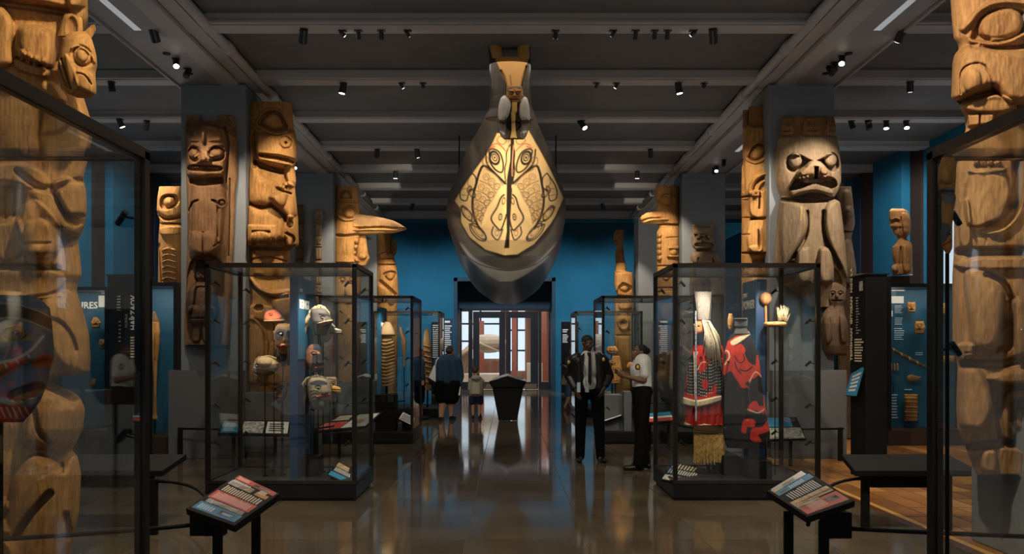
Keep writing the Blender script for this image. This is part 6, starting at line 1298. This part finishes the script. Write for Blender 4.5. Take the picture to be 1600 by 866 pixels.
def hand(w,d,n,k=1.0,curl=.5,thumb=1):      # wrist, finger direction, palm normal
    w=Vector(w); d=Vector(d).normalized(); n=Vector(n).normalized(); s=d.cross(n).normalized(); out=[]
    Rm=Matrix((s,d,n)).transposed(); out.append(('e',w+d*.045*k,(.040*k,.052*k,.016*k),Rm)); out.append(('c',w-d*.03*k,.025*k,w+d*.01*k,.026*k))
    for i,(o,L) in enumerate(((-.030,.062),(-.010,.074),(.010,.070),(.029,.054))):
        a=w+d*.082*k+s*o*k; b=a+(d*(1-.35*curl)+n*curl*.7).normalized()*L*.5*k; c=b+(d*(1-1.0*curl)+n*curl*1.1).normalized()*L*.5*k
        out+= [('c',a,.0095*k,b,.009*k),('c',b,.009*k,c,.0075*k)]
    a=w+d*.02*k-s*thumb*.028*k; b=a+(d*.6-s*thumb*.8+n*.3).normalized()*.035*k; c=b+(d*.9-s*thumb*.2+n*.4).normalized()*.032*k
    out+=[('c',a,.014*k,b,.011*k),('c',b,.011*k,c,.009*k)]
    return out
def shoe(p,f,k=1.0,h=.05): # ankle ground point, forward
    p=Vector(p); f=Vector(f).normalized(); 
    return [('c',p+f*.0+Vector((0,0,.045*k)),.040*k,p+f*.17*k+Vector((0,0,.036*k)),.036*k),('c',p-f*.05*k+Vector((0,0,.038*k)),.038*k,p+Vector((0,0,.08*k)),.042*k)]
skd=mat('dark_brown_skin',(.085,.042,.024),.5,var=.1); skm=mat('brown_skin',(.16,.075,.04),.5,var=.1); skl=mat('fair_skin',(.48,.27,.18),.55,var=.06); hb=mat('black_hair_cap',(.008,.007,.006),.7,bump=.3,bscale=200)
hbr=mat('brown_hair',(.045,.022,.012),.6,bump=.4,bscale=120); jck=mat('black_jacket_leather',(.008,.008,.010),.38,spec=.35,bump=.25,bscale=25); trs=mat('black_trousers',(.004,.004,.005),.9,spec=.08,bump=.15,bscale=40); sh_w=mat('white_shirt',(.62,.62,.60),.8,bump=.2,bscale=18)
den=mat('denim_blue',(.010,.045,.095),.9,var=.25,scale=14,bump=.2); yel=mat('yellow_badge',(.65,.45,.05),.6)
def GP(Y0): return lambda px,py,dy=0:P(px,py,Y0)+Vector((0,dy,0))
# --- the standing male guard
Yg=11.9; g=GP(Yg); t=thing('person','man in a black jacket, white shirt and black tie standing with hands at his pockets','person')
hc=g(918,537,-.04); hf=Vector((.42,-.9,-.18))
body=head(hc,hf,1.0)+[('e',g(919,572),(.17,.10,.22)),('e',g(920,604),(.14,.10,.12)),('c',g(919,553,.02),.06,g(919,562,.01),.07)]
for a in (((896,563),(889,588,.04),(899,609,-.10)),((943,563),(953,588,.04),(942,606,-.10))):
    A_,B_,C_=[g(*q) for q in a]; body+=[('c',A_,.055,B_,.043),('c',B_,.042,C_,.030)]
body+=hand(g(899,609,-.10),(.35,-.25,-.9),(.7,.7,0),1,.3)+hand(g(942,606,-.10),(-.35,-.25,-.9),(-.7,.7,0),1,.3,-1)
for hx,kx,fx in ((909,907,906),(932,936,938)): body+=[('c',g(hx,612),.085,g(kx,664,-.02),.058),('c',g(kx,664,-.02),.055,g(fx,712),.038),('c',g(fx,712),.038,g(fx,718,-.06),.035)]
remesh('body',body,skd,t,.010)
eyes(hc,hf,t)
Rh=basis(hf); remesh('hair',[('e',hc+Rh@Vector((0,-.022,.040)),(.082,.096,.082),Rh)],hb,t,.010,2)
remesh('shirt',[('e',g(920,572,-.03),(.165,.115,.24)),('e',g(920,597,-.02),(.15,.125,.15)),('c',g(919,553,0),.07,g(920,560,-.02),.08)],sh_w,t,.012)
MB().prism([g(918,554,-.145),g(921.5,554,-.145),g(922.8,596,-.175),g(920,603,-.17),g(917,596,-.175)],(0,-.012,0)).prism([g(916,551,-.12),g(922,551,-.12),g(921,557,-.145),g(917,557,-.145)],(0,-.014,0)).build('necktie',M['blackcloth'],t)
jk=[]
for s,(sx,ex,ey,wx,wy) in ((-1,(899,889,588,897,606)),(1,(940,953,588,945,602))):
    jk+=[('c',g(sx+s*2,562),.078,g(ex,ey,.04),.066),('c',g(ex,ey,.04),.064,g(wx,wy,-.08),.048)]
    jk+=[('c',g(919+s*17,560,0),.085,g(919+s*19,604,.01),.09)]
jk+=[('c',g(903,566,.09),.08,g(935,566,.09),.08),('e',g(919,585,.06),(.21,.11,.32)),('c',g(904.5,566,-.045),.075,g(905,606,-.05),.085),('c',g(934.5,566,-.045),.075,g(936,606,-.05),.085)]
remesh('jacket',jk,jck,t,.011)
for s in (-1,1): MB().prism([g(920+s*8,551,-.12),g(920+s*14,556,-.12),g(920+s*16,575,-.14),g(920+s*11,590,-.14)],(0,-.012,0)).build('jacket_lapel',jck,t)
tr=[('e',g(920,612,.0),(.165,.12,.10))]
for hx,kx,fx in ((909,907,906.5),(932,936,938)): tr+=[('c',g(hx,612),.105,g(kx,664,-.02),.082),('c',g(kx,664,-.02),.08,g(fx,713),.066)]
remesh('trousers',tr,trs,t,.012)
remesh('shoes',shoe(P(906,722,Yg)+Vector((0,0,0)),(-.15,-1,0))+shoe(P(938,722,Yg),(.25,-1,0)),M['blacksatin'],t,.01)
MB().box(g(912,601).x,g(918,601).x,Yg-.20,Yg-.195,g(0,612).z,g(0,601).z).build('name_badge',mat('badge_card',(.35,.40,.42),.3),t)
MB().box(g(900,598).x,g(905,598).x,Yg-.19,Yg-.18,g(0,612).z,g(0,597).z).build('folded_paper',PB['lblue'],t); MB().tube([g(912,570,-.16),g(914,601,-.19)],.004,5).build('lanyard',M['black'],t)
for x,y in ((888,566),(942,562)): MB().ball(g(x,y,-.085),.022,.012,.03,10,6).build('shoulder_badge',yel,t,smooth=True)
# --- the woman guard
Yg=11.1; g=GP(Yg); t=thing('person','woman guard in a white short sleeved shirt and black trousers, hands raised, facing left','person')
hc=g(999,551); hf=Vector((-.93,-.30,.12))
body=head(hc,hf,.97)+[('c',g(1003,566),.10,g(1002,602),.11),('e',g(1002,580),(.12,.17,.2))]
body+=[('c',g(1001,568,-.15),.052,g(1003,594,-.17),.042),('c',g(1003,594,-.17),.041,g(975,588,-.12),.027),('c',g(1004,568,.15),.05,g(998,592,.16),.04),('c',g(998,592,.16),.04,g(972,585,.04),.027)]
body+=hand(g(974,588,-.12),(-.8,.1,.35),(.2,.9,.3),.92,.7)+hand(g(972,585,.04),(-.8,-.1,.35),(.2,-.9,.3),.92,.7,-1)
for dy,kx,fx in ((-.09,1001,994),(.10,1003,1010)): body+=[('c',g(1002,614,dy),.085,g(kx,670,dy),.055),('c',g(kx,670,dy),.052,g(fx,724,dy),.036)]
remesh('body',body,skm,t,.010); eyes(hc,hf,t,.97)
Rh=basis(hf); remesh('hair',[('e',hc+Rh@Vector((0,-.026,.032)),(.082,.094,.086),Rh),('e',hc+Rh@Vector((0,-.115,.035)),(.042,.045,.045))],hb,t,.010,2)
MB().ball(hc+Rh@Vector((-.088,-.0,-.03)),.008).build('earring',yel,t)
remesh('shirt',[('c',g(1003,566,-.06),.115,g(1003,602,-.04),.125),('c',g(1003,566,.06),.115,g(1003,602,.04),.125),('c',g(1002,568,-.14),.075,g(1003,584,-.17),.068),('c',g(1004,568,.14),.075,g(1003,584,.17),.068),('e',g(995,579,-.0),(.09,.14,.13)),('c',g(1002,559),.062,g(1002,564),.085)],sh_w,t,.012)
MB().ball(g(992,573,-.235),.034,.014,.042,12,8).build('sleeve_badge_black',M['black'],t,smooth=True); MB().ball(g(992,573,-.247),.020,.010,.026,12,8).build('sleeve_badge',yel,t,smooth=True)
tr=[('e',g(1003,612),(.145,.165,.11)),('c',g(1003,606,-.05),.12,g(1003,606,.05),.12)]
for dy,kx,fx in ((-.09,1001,996),(.10,1003,1010)): tr+=[('c',g(1003,616,dy),.115,g(kx,670,dy),.09),('c',g(kx,670,dy),.088,g(fx,724,dy),.072)]
remesh('trousers',tr,trs,t,.012)
remesh('shoes',shoe((g(995,0).x,Yg-.09,0),(-1,-.15,0))+shoe((g(1010,0).x,Yg+.10,0),(-.8,.5,0)),M['blacksatin'],t,.01)
# --- woman walking away in a denim jacket
Yg=18.9; g=GP(Yg); t=thing('person','woman in a blue denim jacket and black skirt walking away with a white bag','person')
hc=g(704,550); hf=Vector((.75,.62,-.15))
body=head(hc,hf,1.0)+[('e',g(699,580),(.2,.15,.26)),('c',g(684,565),.06,g(682,588,-.02),.05),('c',g(682,588,-.02),.05,g(684,604,-.05),.035),('c',g(715,565),.06,g(719,588),.05),('c',g(719,588),.05,g(717,604,-.04),.035)]
body+=hand(g(717,606,-.04),(.0,-.1,-1),(-1,0,0),1,.4)+hand(g(684,606,-.05),(0,-.1,-1),(1,0,0),1,.4,-1)
body+=[('c',g(693,625),.10,g(691,636,.0),.085),('c',g(691,636),.085,g(689,652),.05),('c',g(705,625,.1),.10,g(704,636,.1),.085),('c',g(704,636,.1),.082,g(704,652,.12),.045)]
remesh('body',body,skl,t,.012); Rh=basis(hf); remesh('hair',[('e',hc+Rh@Vector((0,-.03,.025)),(.088,.10,.095),Rh),('e',hc+Vector((-.03,-.06,.10)),(.05,.05,.04))],hbr,t,.012,2)
remesh('denim_jacket',[('c',g(690,566),.14,g(690,594),.17),('c',g(708,566),.14,g(708,594),.17),('c',g(684,565),.10,g(681,588,-.02),.085),('c',g(681,588,-.02),.08,g(683,600,-.05),.065),('c',g(715,565),.10,g(720,588),.08),('c',g(720,588),.08,g(718,600,-.03),.06),('e',g(699,558),(.16,.12,.07)),('c',g(699,566,-.03),.15,g(699,594,-.03),.17)],den,t,.014)
remesh('skirt',[('c',g(699,600),.19,g(699,621),.16),('c',g(690,600),.19,g(691,621),.16),('c',g(708,600),.19,g(707,621),.16)],trs,t,.014)
remesh('shoes',shoe((g(689,0).x,Yg-.0,0),(.2,1,0))+shoe((g(705,0).x,Yg+.12,0),(.4,1,0)),M['blacksatin'],t,.011)
t2=thing('shoulder_bag','white shoulder bag with dark base on the arm of the denim jacket woman','bag'); MB().prism([g(671,590,-.2),g(682,597,-.2),g(682,572,-.2),g(679,571,-.2)],(0,.12,0)).build('bag_body',M['white'],t2,bevel=.01); MB().prism([g(670,591,-.21),g(682,600,-.21),g(681,604,-.21),g(672,600,-.21)],(0,.14,0)).build('dark_base',M['black'],t2); MB().tube([g(681,572,-.14),g(683,563,-.12),g(686,559,-.1)],.012,6).build('strap',M['white'],t2)
t2=thing('paper_leaflet','white and blue leaflet in the denim jacket woman\'s right hand','leaflet'); MB().slab([g(713,606,-.1),g(720,604,-.08),g(719,617,-.08),g(712,620,-.1)],(0,.006,0)).build('sheet',M['white'],t2); MB().slab([g(714,609,-.105),g(718,608,-.09),g(717,614,-.09),g(713,615,-.105)],(0,.003,0)).build('print',PB['blue'],t2)
# --- child
Yg=19.3; g=GP(Yg); t=thing('person','small child in a grey hooded top and navy shorts seen from behind','person')
hoodm=mat('grey_hoodie',(.30,.29,.27),.9,bump=.2,bscale=30); hc=g(744,580); hf=Vector((.6,.78,0))
body=head(hc,hf,.88)+[('e',g(744,603),(.11,.09,.22)),('c',g(735,594),.04,g(734,612,-.02),.03),('c',g(753,594),.04,g(756,604,.10),.03),('c',g(756,604,.10),.028,g(758,602,.22),.022)]
body+=hand(g(734,614,-.02),(0,.1,-1),(1,0,0),.7,.3)+hand(g(758,602,.23),(.2,1,.1),(0,0,-1),.7,.3)
for x,fx in ((740,739),(749,749)): body+=[('c',g(x,626),.06,g(fx,638),.045),('c',g(fx,638),.043,g(fx,650),.03)]
remesh('body',body,skl,t,.011); Rh=basis(hf); remesh('hair',[('e',hc+Rh@Vector((0,-.024,.026)),(.076,.086,.084),Rh)],hbr,t,.011,2)
remesh('hooded_top',[('c',g(741,594),.09,g(741,614),.115),('c',g(748,594),.09,g(748,614),.115),('e',g(744,591,-.05),(.12,.09,.07)),('c',g(735,595),.055,g(734,609,-.02),.045),('c',g(753,595),.055,g(756,604,.08),.04)],hoodm,t,.012)
MB().prism([g(738,598,-.15),g(750,598,-.15),g(751,616,-.18),g(737,616,-.18)],(0,.06,0)).build('backpack',mat('backpack_grey',(.36,.33,.27),.8),t,bevel=.02)
remesh('shorts',[('c',g(740,620),.085,g(739,628),.085),('c',g(749,620),.085,g(750,628),.085)],mat('navy_shorts',(.008,.015,.04),.9),t,.012)
remesh('shoes',shoe((g(739,0).x,Yg,0),(.1,1,0),.8)+shoe((g(750,0).x,Yg+.05,0),(.2,1,0),.8)+[('c',g(750,648),.032,g(750,652),.035)],M['blacksatin'],t,.01)
# --- person behind the case at left
Yg=19.1; g=GP(Yg); t=thing('person','person in dark blue clothes mostly hidden by the second left case, bare calves showing','person')
hc=g(657,551); hf=Vector((.8,.5,0)); body=head(hc,hf,1)+[('e',g(656,582),(.15,.12,.26)),('c',g(651,568,.12),.05,g(652,600,.14),.035),('c',g(660,568,-.12),.05,g(662,600,-.14),.035)]+[('c',g(655,620,dy),.08,g(656,638,dy),.055) for dy in (-.08,.1)]+[('c',g(656,638,dy),.054,g(657+dy*10,652,dy),.038) for dy in (-.08,.1)]
remesh('body',body,skl,t,.012); Rh=basis(hf); remesh('hair',[('e',hc+Rh@Vector((0,-.025,.03)),(.082,.095,.085),Rh)],hbr,t,.012,2)
remesh('shirt',[('c',g(656,568,-.06),.12,g(656,600,-.04),.13),('c',g(656,568,.06),.12,g(656,600,.04),.13),('c',g(660,568,-.14),.07,g(661,590,-.15),.06)],den,t,.014)
remesh('shorts',[('c',g(656,606,-.06),.12,g(656,626,-.07),.10),('c',g(656,606,.07),.12,g(656,626,.09),.10)],trs,t,.014); remesh('shoes',shoe((g(656,0).x,Yg-.08,0),(1,.2,0))+shoe((g(658,0).x,Yg+.1,0),(1,.3,0)),M['blacksatin'],t,.012)
# --- visitor at right behind the guard
Yg=22.2; g=GP(Yg); t=thing('person','visitor with brown hair holding a phone near the black text panel, facing left','person')
hc=g(895,548); hf=Vector((-.85,-.45,-.25)); body=head(hc,hf,1)+[('e',g(893,575),(.13,.12,.24)),('c',g(894,563,-.12),.05,g(893,580,-.16),.04),('c',g(893,580,-.16),.04,g(882,572,-.2),.028)]+hand(g(882,572,-.2),(-1,0,.2),(0,.3,1),1,.5)+[('c',g(889,605,dy),.09,g(888,622,dy),.06) for dy in (-.08,.12)]+[('c',g(888,622,-.08),.055,g(882,636,-.08),.036),('c',g(888,622,.12),.055,g(893,636,.12),.036)]
remesh('body',body,skl,t,.012); Rh=basis(hf); remesh('hair',[('e',hc+Rh@Vector((0,-.03,.03)),(.095,.11,.10),Rh),('c',hc+Rh@Vector((0,-.07,0)),.07,hc+Rh@Vector((0,-.09,-.10)),.06)],hbr,t,.012,2)
remesh('blouse',[('c',g(892,563,-.05),.12,g(891,590,-.04),.12),('c',g(892,563,.06),.12,g(891,590,.06),.12),('c',g(894,563,-.12),.07,g(893,574,-.15),.06)],mat('patterned_blouse',(.22,.17,.13),.9,var=.8,scale=25),t,.014)
remesh('jeans_skirt',[('c',g(890,598,-.05),.13,g(889,615,-.07),.11),('c',g(890,598,.07),.13,g(889,615,.1),.11)],mat('pale_jeans',(.06,.13,.24),.9),t,.014); remesh('sandals',[('c',g(884,639.5,-.08),.035,g(877,640,-.1),.03),('c',g(894,639.5,.12),.035,g(888,640,.12),.03)],mat('sandal_brown',(.06,.03,.015),.7),t,.012)
t2=thing('handbag','tan handbag hanging at the visitor\'s hip beside the text panel','bag'); MB().prism([g(875,600,-.22),g(884,602,-.22),g(886,588,-.22),g(879,586,-.22)],(0,.1,0)).build('bag_body',mat('bag_tan',(.25,.2,.15),.8),t2,bevel=.012); MB().tube([g(883,588,-.17),g(890,562,-.19)],.01,5).build('strap',M['brown'],t2)
t2=thing('phone','dark phone in the hand of the visitor near the text panel','phone'); MB().slab([g(876,571,-.22),g(881,568,-.22),g(880,567,-.18),g(875,570,-.18)],(0,0,.012)).build('phone_body',M['black'],t2)
# ---------------------------------------------------------------- put every thing's origin at its base
bpy.context.view_layer.update()
def wb(o):
    if o.type=='MESH' and len(o.data.vertices):
        a=np.empty(len(o.data.vertices)*3,np.float32); o.data.vertices.foreach_get('co',a); a=a.reshape(-1,3)
        Mx=np.array(o.matrix_world); a=a@Mx[:3,:3].T+Mx[:3,3]; return a.min(0),a.max(0)
KID={}
for o in D.objects:
    if o.parent: KID.setdefault(o.parent,[]).append(o)
def tree(o): return [o]+[q for c in KID.get(o,[]) for q in tree(c)]
for t in set(TOPS):
    if t.parent or t.location.length>0: continue
    bb=[wb(o) for o in tree(t)]; bb=[b for b in bb if b is not None]
    if not bb: continue
    lo=np.min([b[0] for b in bb],0); hi=np.max([b[1] for b in bb],0)
    c=Vector(((lo[0]+hi[0])/2,(lo[1]+hi[1])/2,lo[2]))
    if t.type=='MESH':
        t.data.transform(Matrix.Translation(-c))
    for ch in KID.get(t,[]): ch.location=Vector(ch.location)-c
    t.location=c
